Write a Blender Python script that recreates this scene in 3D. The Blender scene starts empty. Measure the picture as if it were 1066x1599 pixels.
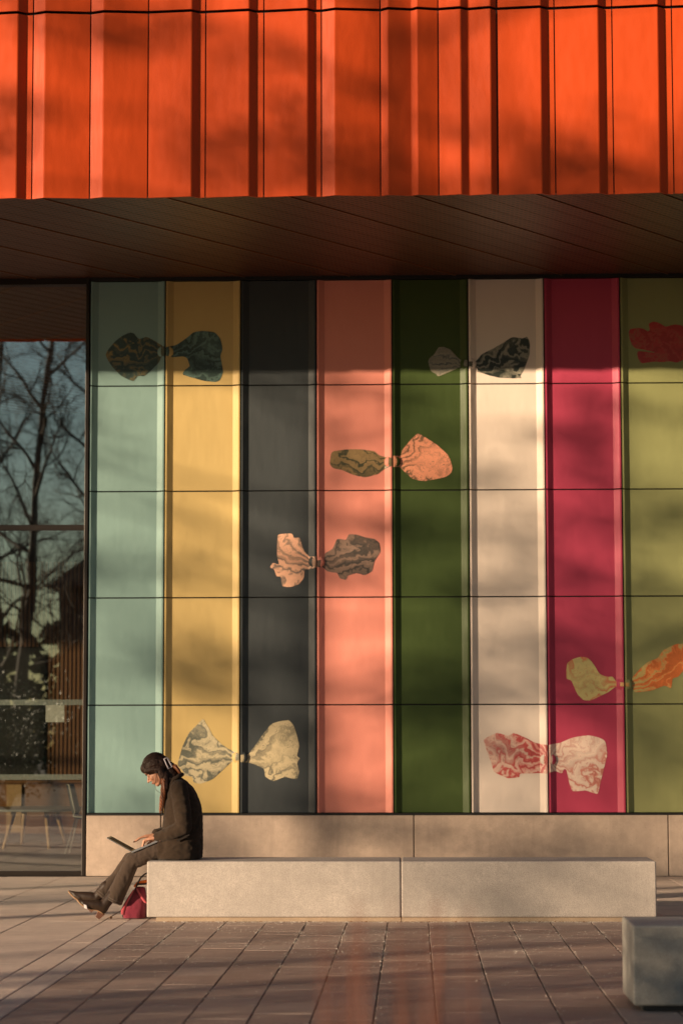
import bpy, bmesh, math, random
from mathutils import Vector, Matrix, noise as mnoise
random.seed(7)
SC = bpy.context.scene
COL = SC.collection
rad = math.radians

# ------------------------------------------------------------------ camera
EYE = 1.43
def cam_axes(pitch, yaw, roll):
    cy, sy, cp, sp = math.cos(yaw), math.sin(yaw), math.cos(pitch), math.sin(pitch)
    f = Vector((-sy*cp, cy*cp, sp)); r = Vector((cy, sy, 0)); u = r.cross(f)
    c, s = math.cos(roll), math.sin(roll)
    return c*r + s*u, -s*r + c*u, f
AX_R, AX_U, AX_F = cam_axes(rad(5.438), rad(1.699), rad(-0.105))
cd = bpy.data.cameras.new('camera')
cam = bpy.data.objects.new('camera', cd); COL.objects.link(cam)
cam.matrix_world = Matrix(((AX_R.x, AX_U.x, -AX_F.x, 0), (AX_R.y, AX_U.y, -AX_F.y, 0),
                           (AX_R.z, AX_U.z, -AX_F.z, EYE), (0, 0, 0, 1)))
cd.sensor_fit = 'HORIZONTAL'; cd.sensor_width = 24; cd.lens = 85
cd.clip_start = 0.1; cd.clip_end = 3000
cd.dof.use_dof = True; cd.dof.focus_distance = 20.2; cd.dof.aperture_fstop = 2.6
SC.camera = cam

# ------------------------------------------------------------------ sky, sun, exposure
SUN_AZ, SUN_EL = rad(55), rad(8.4)          # azimuth measured from the facade's normal, to the left
TO_SUN = Vector((-math.sin(SUN_AZ)*math.cos(SUN_EL), -math.cos(SUN_AZ)*math.cos(SUN_EL), math.sin(SUN_EL)))
W = bpy.data.worlds.new('World'); SC.world = W; W.use_nodes = True
nt = W.node_tree
sky = nt.nodes.new('ShaderNodeTexSky'); sky.sky_type = 'NISHITA'; sky.sun_disc = False
sky.sun_elevation = SUN_EL; sky.sun_rotation = math.atan2(TO_SUN.x, TO_SUN.y)
sky.air_density = 1.0; sky.dust_density = 0.3; sky.ozone_density = 1.0
nt.links.new(sky.outputs[0], nt.nodes['Background'].inputs['Color'])
nt.nodes['Background'].inputs['Strength'].default_value = 0.05
sl = bpy.data.lights.new('sun', 'SUN'); sl.energy = 5.0; sl.angle = rad(0.53); sl.color = (1.0, 0.75, 0.50)
sun = bpy.data.objects.new('sun', sl); COL.objects.link(sun)
sun.location = (-40, -25, 20)
sun.rotation_euler = (-TO_SUN).to_track_quat('-Z', 'Y').to_euler()
SC.view_settings.view_transform = 'Standard'; SC.view_settings.look = 'None'
SC.view_settings.exposure = 0.72; SC.view_settings.gamma = 1.0
SC.view_settings.use_curve_mapping = False

# photo pixel -> point on a vertical plane at depth y, or on a level plane at height z
FPX = 85/24*1066
def ray(x, y): return AX_R*((x-533)/FPX) + AX_U*((799.5-y)/FPX) + AX_F
def at_y(x, y, D):
    d = ray(x, y); return d*(D/d.y) + Vector((0, 0, EYE))

# ------------------------------------------------------------------ material helpers
def nd(t, kind, **kw):
    n = t.nodes.new(kind)
    for k, v in kw.items():
        if k.startswith('i_'):
            key = k[2:]; key = int(key) if key.isdigit() else key.replace('_', ' ')
            n.inputs[key].default_value = v
        else: setattr(n, k, v)
    return n
def lk(t, a, b): t.links.new(a, b)
def mat(name, col, rough=0.5, metal=0.0, spec=0.5):
    m = bpy.data.materials.new(name); m.use_nodes = True
    b = m.node_tree.nodes['Principled BSDF']
    b.inputs['Base Color'].default_value = (*col, 1); b.inputs['Roughness'].default_value = rough
    b.inputs['Metallic'].default_value = metal; b.inputs['Specular IOR Level'].default_value = spec
    return m, m.node_tree, b
def mixc(t, fac, a, b, mode='MIX'):
    n = t.nodes.new('ShaderNodeMix'); n.data_type = 'RGBA'; n.blend_type = mode
    for s, v in ((n.inputs[0], fac), (n.inputs[6], a), (n.inputs[7], b)):
        if hasattr(v, 'is_linked'): t.links.new(v, s)
        elif isinstance(v, (int, float)): s.default_value = v
        else: s.default_value = (*v, 1)
    return n.outputs[2]
def ramp(t, src, stops):
    n = t.nodes.new('ShaderNodeValToRGB'); t.links.new(src, n.inputs[0])
    e = n.color_ramp.elements
    while len(e) < len(stops): e.new(0.5)
    for q, (p, c) in zip(e, stops):
        q.position = p; q.color = (*c, 1) if len(c) == 3 else c
    return n.outputs[0]
def noise(t, vec, scale, detail=3, rough=0.55, dist=0.0):
    n = nd(t, 'ShaderNodeTexNoise', i_Scale=scale, i_Detail=detail, i_Roughness=rough, i_Distortion=dist)
    if vec is not None: t.links.new(vec, n.inputs['Vector'])
    return n.outputs['Fac']
def math_(t, op, a, b=None):
    n = t.nodes.new('ShaderNodeMath'); n.operation = op
    for s, v in ((n.inputs[0], a), (n.inputs[1], b)):
        if v is None: continue
        if hasattr(v, 'is_linked'): t.links.new(v, s)
        else: s.default_value = v
    return n.outputs[0]
def pos(t, scale=(1, 1, 1), rot=(0, 0, 0), loc=(0, 0, 0), space='world'):
    m = nd(t, 'ShaderNodeMapping')
    m.inputs['Scale'].default_value = scale; m.inputs['Rotation'].default_value = rot; m.inputs['Location'].default_value = loc
    if space == 'world': src = t.nodes.new('ShaderNodeNewGeometry').outputs['Position']
    else: src = t.nodes.new('ShaderNodeTexCoord').outputs['Object']
    t.links.new(src, m.inputs['Vector']); return m.outputs[0]
def bump(t, bsdf, h, strength=0.3, dist=0.01):
    n = nd(t, 'ShaderNodeBump', i_Strength=strength, i_Distance=dist)
    t.links.new(h, n.inputs['Height']); t.links.new(n.outputs[0], bsdf.inputs['Normal'])

# ------------------------------------------------------------------ mesh helpers
class MB:
    def __init__(s): s.v = []; s.f = []
    def add(s, vs, fs):
        o = len(s.v); s.v += [tuple(p) for p in vs]; s.f += [tuple(i+o for i in q) for q in fs]; return s
    def box(s, x0, x1, y0, y1, z0, z1):
        return s.add([(x0,y0,z0),(x1,y0,z0),(x1,y1,z0),(x0,y1,z0),(x0,y0,z1),(x1,y0,z1),(x1,y1,z1),(x0,y1,z1)],
                     [(0,3,2,1),(4,5,6,7),(0,1,5,4),(1,2,6,5),(2,3,7,6),(3,0,4,7)])
    def hull_box(s, corners):      # 8 corners in the order of box()
        return s.add(corners, [(0,3,2,1),(4,5,6,7),(0,1,5,4),(1,2,6,5),(2,3,7,6),(3,0,4,7)])
    def loft(s, rings, cap=True, closed=False):
        n = len(rings[0]); vs = [p for r in rings for p in r]; fs = []
        m = len(rings)
        for i in range(m if closed else m-1):
            for j in range(n):
                a, b = i*n+j, i*n+(j+1) % n; c, d = ((i+1) % m)*n+(j+1) % n, ((i+1) % m)*n+j
                fs.append((a, b, c, d))
        if cap and not closed: fs += [tuple(range(n))[::-1], tuple((m-1)*n+j for j in range(n))]
        return s.add(vs, fs)
    def tube(s, pts, rs, n=8, flat=1.0):
        pts = [Vector(p) for p in pts]
        if not hasattr(rs, '__len__'): rs = [rs]*len(pts)
        rings = []; ref = None
        for i, p in enumerate(pts):
            d = (pts[min(i+1, len(pts)-1)] - pts[max(i-1, 0)]).normalized()
            if ref is None: ref = Vector((0, 1, 0)) if abs(d.y) < 0.9 else Vector((1, 0, 0))
            a = (ref - d*ref.dot(d)).normalized(); b = d.cross(a); ref = a
            rings.append([p + a*math.cos(k*2*math.pi/n)*rs[i] + b*math.sin(k*2*math.pi/n)*rs[i]*flat for k in range(n)])
        return s.loft(rings)
    def capsule(s, p0, r0, p1, r1, n=14, squash=1.0):
        p0, p1 = Vector(p0), Vector(p1); d = (p1-p0).normalized()
        P, Rr = [], []
        for a in (-75, -50, -25): P.append(p0 + d*math.sin(rad(a))*r0); Rr.append(r0*math.cos(rad(a)))
        P.append(p0); Rr.append(r0); P.append(p1); Rr.append(r1)
        for a in (25, 50, 75): P.append(p1 + d*math.sin(rad(a))*r1); Rr.append(r1*math.cos(rad(a)))
        return s.tube(P, Rr, n, squash)
    def chain(s, pr, n=14):
        for a, b in zip(pr, pr[1:]): s.capsule(a[0], a[1], b[0], b[1], n)
        return s
    def ellipsoid(s, c, rx, ry, rz, M=None, n=16, m=10):
        c = Vector(c); rings = []
        for i in range(m):
            t = -math.pi/2 + math.pi*(i+0.5)/m
            ring = []
            for k in range(n):
                a = 2*math.pi*k/n
                q = Vector((rx*math.cos(t)*math.cos(a), ry*math.cos(t)*math.sin(a), rz*math.sin(t)))
                ring.append(c + (M @ q if M else q))
            rings.append(ring)
        return s.loft(rings)
    def mesh(s, name, smooth=False):
        me = bpy.data.meshes.new(name); me.from_pydata(s.v, [], s.f); me.update()
        bm = bmesh.new(); bm.from_mesh(me); bmesh.ops.recalc_face_normals(bm, faces=bm.faces); bm.to_mesh(me); bm.free()
        if smooth: me.polygons.foreach_set('use_smooth', [True]*len(me.polygons))
        return me
def link(name, me, m=None, parent=None, label=None):
    o = bpy.data.objects.new(name, me); COL.objects.link(o)
    if m is not None and not me.materials: me.materials.append(m)
    if parent is not None: o.parent = parent; o.matrix_parent_inverse = parent.matrix_basis.inverted()
    if label: o['label'] = label
    return o
def build(name, mb, m, parent=None, smooth=False, label=None, bevel=0, seg=2):
    me = mb.mesh(name, smooth)
    if bevel:
        bm = bmesh.new(); bm.from_mesh(me)
        bmesh.ops.bevel(bm, geom=[e for e in bm.edges if e.is_manifold and e.calc_face_angle(0) > 0.4], offset=bevel, segments=seg, affect='EDGES', profile=0.5)
        bm.to_mesh(me); bm.free()
    return link(name, me, m, parent, label)
def empty(name, loc, label, cat, group=None):
    o = bpy.data.objects.new(name, None); o.empty_display_size = 0.2; COL.objects.link(o); o.location = loc
    return tag(o, label, cat, group)
def tag(o, label, cat=None, group=None, kind=None):
    o['label'] = label
    if cat: o['category'] = cat
    if group: o['group'] = group
    if kind: o['kind'] = kind
    return o
def remesh(mb, name, voxel=0.007, smooth=4, wrinkle=0, wscale=14, seed=0, stretch=(1, 1, 1)):
    me = mb.mesh(name); ob = bpy.data.objects.new(name, me); COL.objects.link(ob)
    r = ob.modifiers.new('r', 'REMESH'); r.mode = 'VOXEL'; r.voxel_size = voxel
    sm = ob.modifiers.new('s', 'SMOOTH'); sm.factor = 0.5; sm.iterations = smooth
    dg = bpy.context.evaluated_depsgraph_get()
    out = bpy.data.meshes.new_from_object(ob.evaluated_get(dg)); out.name = name
    bpy.data.objects.remove(ob); bpy.data.meshes.remove(me)
    if wrinkle:
        ns = [v.normal.copy() for v in out.vertices]
        for v, n_ in zip(out.vertices, ns):
            p = Vector((v.co.x*stretch[0], v.co.y*stretch[1], v.co.z*stretch[2]))*wscale + Vector((seed, 0, 0))
            q = mnoise.noise(p) + 0.5*mnoise.noise(p*2.1)
            v.co += n_*(1-abs(q)*2)*wrinkle
    out.polygons.foreach_set('use_smooth', [True]*len(out.polygons)); out.update()
    return out

# ------------------------------------------------------------------ materials
def coated(name, col, rough=0.42, wave=0.02, var=0.05):
    m, t, b = mat(name, col, rough, spec=0.20)
    p = pos(t)
    n1 = noise(t, p, 1.7, 4)
    lk(t, mixc(t, n1, tuple(c*(1-var) for c in col), tuple(min(1, c*(1+var)) for c in col)), b.inputs['Base Color'])
    n2 = noise(t, pos(t, (60, 60, 1.5)), 3, 3)
    r = nd(t, 'ShaderNodeMapRange'); lk(t, n2, r.inputs[0]); r.inputs[3].default_value = rough*0.8; r.inputs[4].default_value = rough*1.35
    lk(t, r.outputs[0], b.inputs['Roughness'])
    h = noise(t, pos(t, (3, 3, 1.2)), 1.3, 2)
    bump(t, b, h, 0.5, wave)
    return m
PAINT = {
 'teal': coated('teal_enamel', (0.215, 0.34, 0.32)), 'yellow': coated('yellow_enamel', (0.55, 0.405, 0.165)),
 'charcoal': coated('charcoal_enamel', (0.052, 0.060, 0.064)), 'salmon': coated('salmon_enamel', (0.76, 0.28, 0.215)),
 'green': coated('green_enamel', (0.052, 0.080, 0.023)), 'cream': coated('cream_enamel', (0.74, 0.63, 0.54)),
 'crimson': coated('crimson_enamel', (0.47, 0.058, 0.11)), 'olive': coated('olive_enamel', (0.27, 0.28, 0.12))}
M_ORANGE = coated('orange_cladding_paint', (0.52, 0.060, 0.008), 0.5, 0.03, 0.07)
M_BLACK, _, _ = mat('black_metal', (0.012, 0.011, 0.010), 0.5)
M_DARKFRAME, _, _ = mat('bronze_frame', (0.022, 0.016, 0.012), 0.4, 0.3)

def concrete(name, col, scale=1.0, dark=0.6, speck=0.5, rough=0.85):
    m, t, b = mat(name, col, rough, spec=0.3)
    p = pos(t)
    big = noise(t, p, 2.2*scale, 5); mid = noise(t, p, 14*scale, 4); fine = noise(t, p, 170*scale, 2, 0.7)
    c = mixc(t, ramp(t, big, [(0.3, (0, 0, 0)), (0.72, (1, 1, 1))]), tuple(v*0.80 for v in col), tuple(v*1.08 for v in col))
    c = mixc(t, ramp(t, mid, [(0.35, (0, 0, 0)), (0.65, (0.5, 0.5, 0.5))]), c, tuple(v*0.66 for v in col))
    grain = noise(t, p, 48*scale, 4, 0.75)
    c = mixc(t, ramp(t, grain, [(0.44, (speck*0.8,)*3), (0.52, (0, 0, 0))]), c, tuple(v*0.70 for v in col))
    drip = noise(t, pos(t, (9, 9, 0.5)), 1.6, 4, 0.6)
    c = mixc(t, ramp(t, drip, [(0.54, (0, 0, 0)), (0.72, (0.35, 0.35, 0.35))]), c, tuple(v*0.62 for v in col))
    c = mixc(t, ramp(t, fine, [(0.40, (speck, speck, speck)), (0.5, (0, 0, 0))]), c, tuple(v*dark for v in col))
    c = mixc(t, ramp(t, fine, [(0.60, (0, 0, 0)), (0.72, (speck, speck, speck))]), c, tuple(min(1, v*1.5) for v in col))
    vo = nd(t, 'ShaderNodeTexVoronoi', i_Scale=26*scale); lk(t, p, vo.inputs['Vector'])
    holes = ramp(t, vo.outputs['Distance'], [(0.05, (1, 1, 1)), (0.11, (0, 0, 0))])
    c = mixc(t, math_(t, 'MULTIPLY', holes, 0.55), c, tuple(v*0.35 for v in col))
    lk(t, c, b.inputs['Base Color'])
    h = math_(t, 'SUBTRACT', fine, holes)
    bump(t, b, h, 0.35, 0.004)
    return m
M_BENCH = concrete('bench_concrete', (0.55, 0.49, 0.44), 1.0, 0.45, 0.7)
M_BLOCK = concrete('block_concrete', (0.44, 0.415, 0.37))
M_PLINTH = concrete('plinth_stone', (0.55, 0.43, 0.345), 0.8, 0.8, 0.25)
M_FOOT = concrete('bench_foot_concrete', (0.45, 0.34, 0.24))

def paving(name, cols, rough=0.6, speck=0.5, relief=0.006):
    m, t, b = mat(name, cols[0], rough, spec=0.5)
    oi = t.nodes.new('ShaderNodeObjectInfo')
    n = len(cols)
    c = ramp(t, oi.outputs['Random'], [(i/(n-1), c) for i, c in enumerate(cols)])
    p = pos(t)
    big = noise(t, p, 1.6, 5, 0.6); st = noise(t, pos(t, (2.0, 11, 1)), 2.0, 5, 0.65); fine = noise(t, p, 130, 3, 0.7)
    c = mixc(t, ramp(t, big, [(0.32, (0.4, 0.4, 0.4)), (0.62, (0, 0, 0))]), c, tuple(v*0.6 for v in cols[0]))
    c = mixc(t, ramp(t, st, [(0.46, (0, 0, 0)), (0.70, (0.4, 0.4, 0.4))]), c, tuple(min(1, v*1.7) for v in cols[-1]))
    c = mixc(t, ramp(t, fine, [(0.58, (0, 0, 0)), (0.70, (speck, speck, speck))]), c, (0.62, 0.55, 0.48))
    c = mixc(t, ramp(t, fine, [(0.30, (speck*1.2,)*3), (0.42, (0, 0, 0))]), c, tuple(v*0.45 for v in cols[0]))
    lk(t, c, b.inputs['Base Color'])
    r = ramp(t, st, [(0.35, (rough*0.75,)*3), (0.7, (min(1, rough*1.3),)*3)])
    lk(t, r, b.inputs['Roughness'])
    bump(t, b, math_(t, 'ADD', fine, math_(t, 'MULTIPLY', st, 1.5)), 0.8, relief)
    return m
M_RED = paving('red_granite_paving', [(0.29, 0.200, 0.165), (0.37, 0.270, 0.225), (0.31, 0.210, 0.172), (0.44, 0.34, 0.285)], 0.55, 0.5, 0.012)
M_PALE = paving('pale_paving', [(0.66, 0.52, 0.435), (0.72, 0.57, 0.48), (0.62, 0.49, 0.415)], 0.8, 0.3, 0.02)
M_STRIP = paving('grey_strip_stone', [(0.50, 0.41, 0.37), (0.56, 0.46, 0.41)], 0.7, 0.35, 0.02)
M_JOINT = concrete('joint_sand', (0.055, 0.043, 0.034), 2)
M_GROUND = concrete('far_ground', (0.20, 0.17, 0.14), 0.3)

# ------------------------------------------------------------------ the ground
g = build('ground', MB().box(-400, 400, -400, 400, -0.5, -0.075), M_GROUND); tag(g, 'far ground around the plaza', kind='structure')

def paver_mesh(w, l, h=0.05, bev=0.004):
    mb = MB(); x, y = w/2, l/2
    mb.loft([[(-x, -y, -h), (x, -y, -h), (x, y, -h), (-x, y, -h)],
             [(-x, -y, -bev), (x, -y, -bev), (x, y, -bev), (-x, y, -bev)],
             [(-x+bev, -y+bev, 0), (x-bev, -y+bev, 0), (x-bev, y-bev, 0), (-x+bev, y-bev, 0)]])
    return mb.mesh('paver')
RED_X0, CW, RED_Y1 = -2.150, 0.3225, 19.56
bed = build('red_paving', MB().box(RED_X0, RED_X0+CW*19, 6.0, RED_Y1, -0.07, -0.010), M_JOINT)
tag(bed, 'reddish brown stone paving in front of the concrete bench', kind='structure')
lens = [0.30, 0.42, 0.55, 0.70]
cache = {}
rnd = random.Random(11)
def lay(parent, m, w, l, x, y, jit=0.0012):
    key = (parent.name, round(w, 3), round(l, 3))
    if key not in cache:
        cache[key] = paver_mesh(w, l); cache[key].materials.append(m)
    o = link('paver', cache[key], None, parent); o.location = (x, y, 0.0)
    o.location.z = rnd.uniform(-jit, jit); o.rotation_euler = (rnd.gauss(0, .0012), rnd.gauss(0, .0022), rnd.gauss(0, .0015))
    return o
rest = MB()
def rest_paver(x, y, l):
    w, h, bv = (CW-0.007)/2, (l-0.009)/2, 0.004; z = rnd.uniform(-.001, .001)
    rest.loft([[(x-w, y-h, -.05), (x+w, y-h, -.05), (x+w, y+h, -.05), (x-w, y+h, -.05)], [(x-w, y-h, z-bv), (x+w, y-h, z-bv), (x+w, y+h, z-bv), (x-w, y+h, z-bv)],
               [(x-w+bv, y-h+bv, z), (x+w-bv, y-h+bv, z), (x+w-bv, y+h-bv, z), (x-w+bv, y+h-bv, z)]])
for c in range(19):
    y = RED_Y1; x = RED_X0 + CW*(c+0.5); first = True
    while y > 6.6:
        l = round(rnd.uniform(0.2, 0.6), 2) if first else rnd.choice(lens); first = False
        if c < 15 and y > 11.6: lay(bed, M_RED, CW-0.007, l-0.009, x, y-l/2)
        else: rest_paver(x, y-l/2, l)
        y -= l
build('paver_rest', rest, M_RED, bed)['kind'] = 'stuff'
strip_bed = build('stone_strip', MB().box(RED_X0-0.155, RED_X0-0.001, 5, RED_Y1+0.6, -0.07, -0.012), M_JOINT)
tag(strip_bed, 'narrow pale stone strip edging the red paving', kind='structure')
y = RED_Y1+0.6
while y > 9:
    l = rnd.choice((0.9, 1.1)); lay(strip_bed, M_STRIP, 0.155-0.006, l-0.004, RED_X0-0.0775, y-l/2); y -= l
pale_bed = build('pale_paving', MB().box(-11.5, RED_X0-0.156, 4, 26.0, -0.07, -0.011).box(RED_X0-0.156, 8, RED_Y1+0.602, 26.0, -0.07, -0.011)
                 .box(RED_X0, 8, RED_Y1+0.001, RED_Y1+0.601, -0.07, -0.011), M_JOINT)
tag(pale_bed, 'pale beige paving along the building and left of the red paving', kind='structure')
def pale_zone(x0, x1, y0, y1, cw, first):
    x = x0
    while x < x1-0.05:
        w = min(cw, x1-x); y = y1 - first*rnd.uniform(0.3, 1)
        if y1-y > 0.1: lay(pale_bed, M_PALE, round(w, 3)-0.006, round(y1-y, 2)-0.006, x+w/2, (y+y1)/2)
        while y > y0+0.05:
            l = min(rnd.choice((0.6, 0.9, 1.2)), y-y0); l = round(l, 2) if l < y-y0 else l
            lay(pale_bed, M_PALE, round(w, 3)-0.006, l-0.006, x+w/2, y-l/2); y -= l
        x += w
pale_zone(-5.6, RED_X0-0.157, 9.0, 26.0, 0.62, 0.9)
pale_zone(RED_X0-0.155, 5.8, RED_Y1+0.603, 26.0, 0.62, 0.9)
pale_zone(RED_X0+0.001, 5.8, RED_Y1+0.003, RED_Y1+0.6, 0.62, 0)
build('paver_rest', MB().box(-11.5, -5.61, 4, 26.0, -0.03, 0.0).box(5.81, 8, RED_Y1+0.01, 26.0, -0.03, 0.0).box(-5.6, RED_X0-0.157, 4, 8.99, -0.03, 0.0), M_PALE, pale_bed)['kind'] = 'stuff'

# ------------------------------------------------------------------ the building
WY = 26.06; PW = 0.826; SX0 = -3.522; PZ0 = 0.669; PH = 1.1604; ROWS = 5
OY = 22.05; SOF = 6.50; TOPZ = PZ0 + PH*ROWS
bld = empty('building', (0, WY, 0), 'building with enamel panel wall in coloured columns under an orange clad overhang', 'building')
cols = ['teal', 'yellow', 'charcoal', 'salmon', 'green', 'cream', 'crimson', 'olive', 'teal', 'yellow']
GAP = 0.015; FL = 0.024; SLO = 0.088; DEP = 0.042
def prof(u):                     # depth of the panel face behind the seam line, u metres from its left seam
    u = min(u, PW-u)
    if u < FL: return 0.0
    if u > SLO: return DEP
    return DEP*(u-FL)/(SLO-FL)
def panel_mesh():
    h = GAP/2; xs = [h, h+0.0015, FL, SLO, PW-SLO, PW-FL, PW-h-0.0015, PW-h]
    front = [(x, (0.0025 if x in (xs[0], xs[-1]) else prof(x))) for x in xs]
    poly = front + [(PW-h, DEP+0.03), (h, DEP+0.03)]
    mb = MB()
    mb.loft([[(x, y, z) for x, y in poly] for z in (GAP/2, PH-GAP/2)])
    return mb.mesh('panel')
PM = panel_mesh()
panels = {}
for c, name in enumerate(cols):
    for r in range(ROWS):
        me = PM.copy(); me.materials.append(PAINT[name])
        o = link('panel', me, None, bld, '%s enamel wall panel with raised side edges' % {'charcoal': 'charcoal grey', 'green': 'dark green', 'olive': 'olive green', 'cream': 'cream white', 'salmon': 'salmon pink'}.get(name, name))
        o.location = (SX0+PW*c, 0, PZ0+PH*r); o.matrix_parent_inverse = Matrix(); o.rotation_euler = (rnd.gauss(0, .0011), 0, rnd.gauss(0, .0011)); panels[(c, r)] = o
XR = SX0 + PW*len(cols)
build('backing_wall', MB().box(SX0-0.02, XR, WY+DEP+0.032, WY+0.45, 0.0, SOF+0.4), M_BLACK, bld)
# closing trims: dark line under the panels, black strip painted as the shadow gap under the soffit, dark edge post beside the glass
build('base_trim', MB().box(SX0-0.001, XR, WY-0.004, WY+DEP+0.03, PZ0-0.020, PZ0-0.001), M_BLACK, bld)
build('shadow_gap_strip', MB().box(SX0-0.03, XR, WY+0.012, WY+DEP+0.03, TOPZ+0.001, SOF+0.03), M_BLACK, bld)
# stone plinth
px = [SX0+0.002, -0.0055-2.71, -0.0055, 2.702, 5.41]
for a, b_ in zip(px, px[1:]):
    build('plinth_slab', MB().box(a+0.005, b_-0.005, WY-0.012, WY+0.05, 0.002, PZ0-0.022), M_PLINTH, bld, bevel=0.006)
build('plinth_backing', MB().box(SX0-0.001, XR, WY+0.051, WY+0.08, 0.0, PZ0-0.021), M_BLACK, bld)

# printed marbled shapes: outline in photo pixels -> points on the wall
def marble(name, ca, cb, scale=6.0, turns=16, bias=0.5, seed=0.0, line=None, ang=0.0, folds=9.0):
    # marbled ink: wavy folds that fan out from the pinched centre of each pair
    m, t, b = mat(name, ca, 0.35, spec=0.38)
    MARB.append((name, m))
    p = pos(t, (1, 0.0, 1.0), (0, 0, 0), (0, 0, 0))
    ctr = nd(t, 'ShaderNodeVectorMath', operation='SUBTRACT'); ctr.name = 'centre'; lk(t, p, ctr.inputs[0])
    sep = nd(t, 'ShaderNodeSeparateXYZ'); lk(t, ctr.outputs[0], sep.inputs[0])
    angle = math_(t, 'ARCTAN2', sep.outputs[2], math_(t, 'ABSOLUTE', sep.outputs[0]))
    r = nd(t, 'ShaderNodeVectorMath', operation='LENGTH'); lk(t, ctr.outputs[0], r.inputs[0]); r = r.outputs['Value']
    ps = pos(t, (1, 0.0, 1.0), (0, ang, 0), (seed*3.1, 0, seed*1.7))
    n_a = noise(t, ps, scale*0.75, 2.0, 0.45, 0.8); n_b = noise(t, ps, scale*2.3, 3.0, 0.55, 1.6); n_c = noise(t, ps, scale*0.45, 1.0, 0.4)
    ph = math_(t, 'ADD', math_(t, 'MULTIPLY', angle, folds), math_(t, 'MULTIPLY', n_a, 15.0))
    ph = math_(t, 'MULTIPLY', math_(t, 'ADD', ph, math_(t, 'ADD', math_(t, 'MULTIPLY', n_b, 4.5), math_(t, 'MULTIPLY', r, -6.0))), 1.7)
    s1 = math_(t, 'ADD', math_(t, 'MULTIPLY', math_(t, 'SINE', ph), 0.5), 0.5)
    s2 = math_(t, 'ADD', math_(t, 'MULTIPLY', math_(t, 'SINE', math_(t, 'MULTIPLY', ph, 2.3)), 0.5), 0.5)
    tone = math_(t, 'ADD', math_(t, 'ADD', math_(t, 'MULTIPLY', s1, 0.46), math_(t, 'MULTIPLY', s2, 0.24)), math_(t, 'MULTIPLY', math_(t, 'SUBTRACT', n_c, 0.35), 1.0))
    mid_ = tuple((x+y)/2 for x, y in zip(ca, cb))
    c = ramp(t, tone, [(max(0.0, bias-0.40), tuple(x*0.75 for x in ca)), (max(0.05, bias-0.19), ca), (bias, mid_), (min(0.95, bias+0.17), cb), (min(1.0, bias+0.42), tuple(min(1, x*1.12) for x in cb))])
    dk = line or tuple(min(x, y)*0.5 for x, y in zip(ca, cb))
    v = math_(t, 'ABSOLUTE', math_(t, 'SINE', math_(t, 'ADD', math_(t, 'MULTIPLY', ph, 1.15), math_(t, 'MULTIPLY', n_b, 4.0))))
    vein = math_(t, 'MULTIPLY', ramp(t, v, [(0.03, (1, 1, 1)), (0.20, (0, 0, 0))]), ramp(t, n_b, [(0.36, (0, 0, 0)), (0.52, (0.85, 0.85, 0.85))]))
    c = mixc(t, vein, c, dk)
    lk(t, c, b.inputs['Base Color']); return m
MARB = []
BOSS_R, BOSS_C = 0.080, []
def surf(X, Z):
    c = (X-SX0)/PW; k = math.floor(c); u = X-SX0-k*PW
    y = prof(u)
    for bx, bz in BOSS_C:
        q = ((X-bx)/BOSS_R)**2 + ((Z-bz)/BOSS_R)**2
        if q < 1: y = min(y, DEP - (DEP+0.004)*math.sqrt(1-q)**0.75)
    return y
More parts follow.
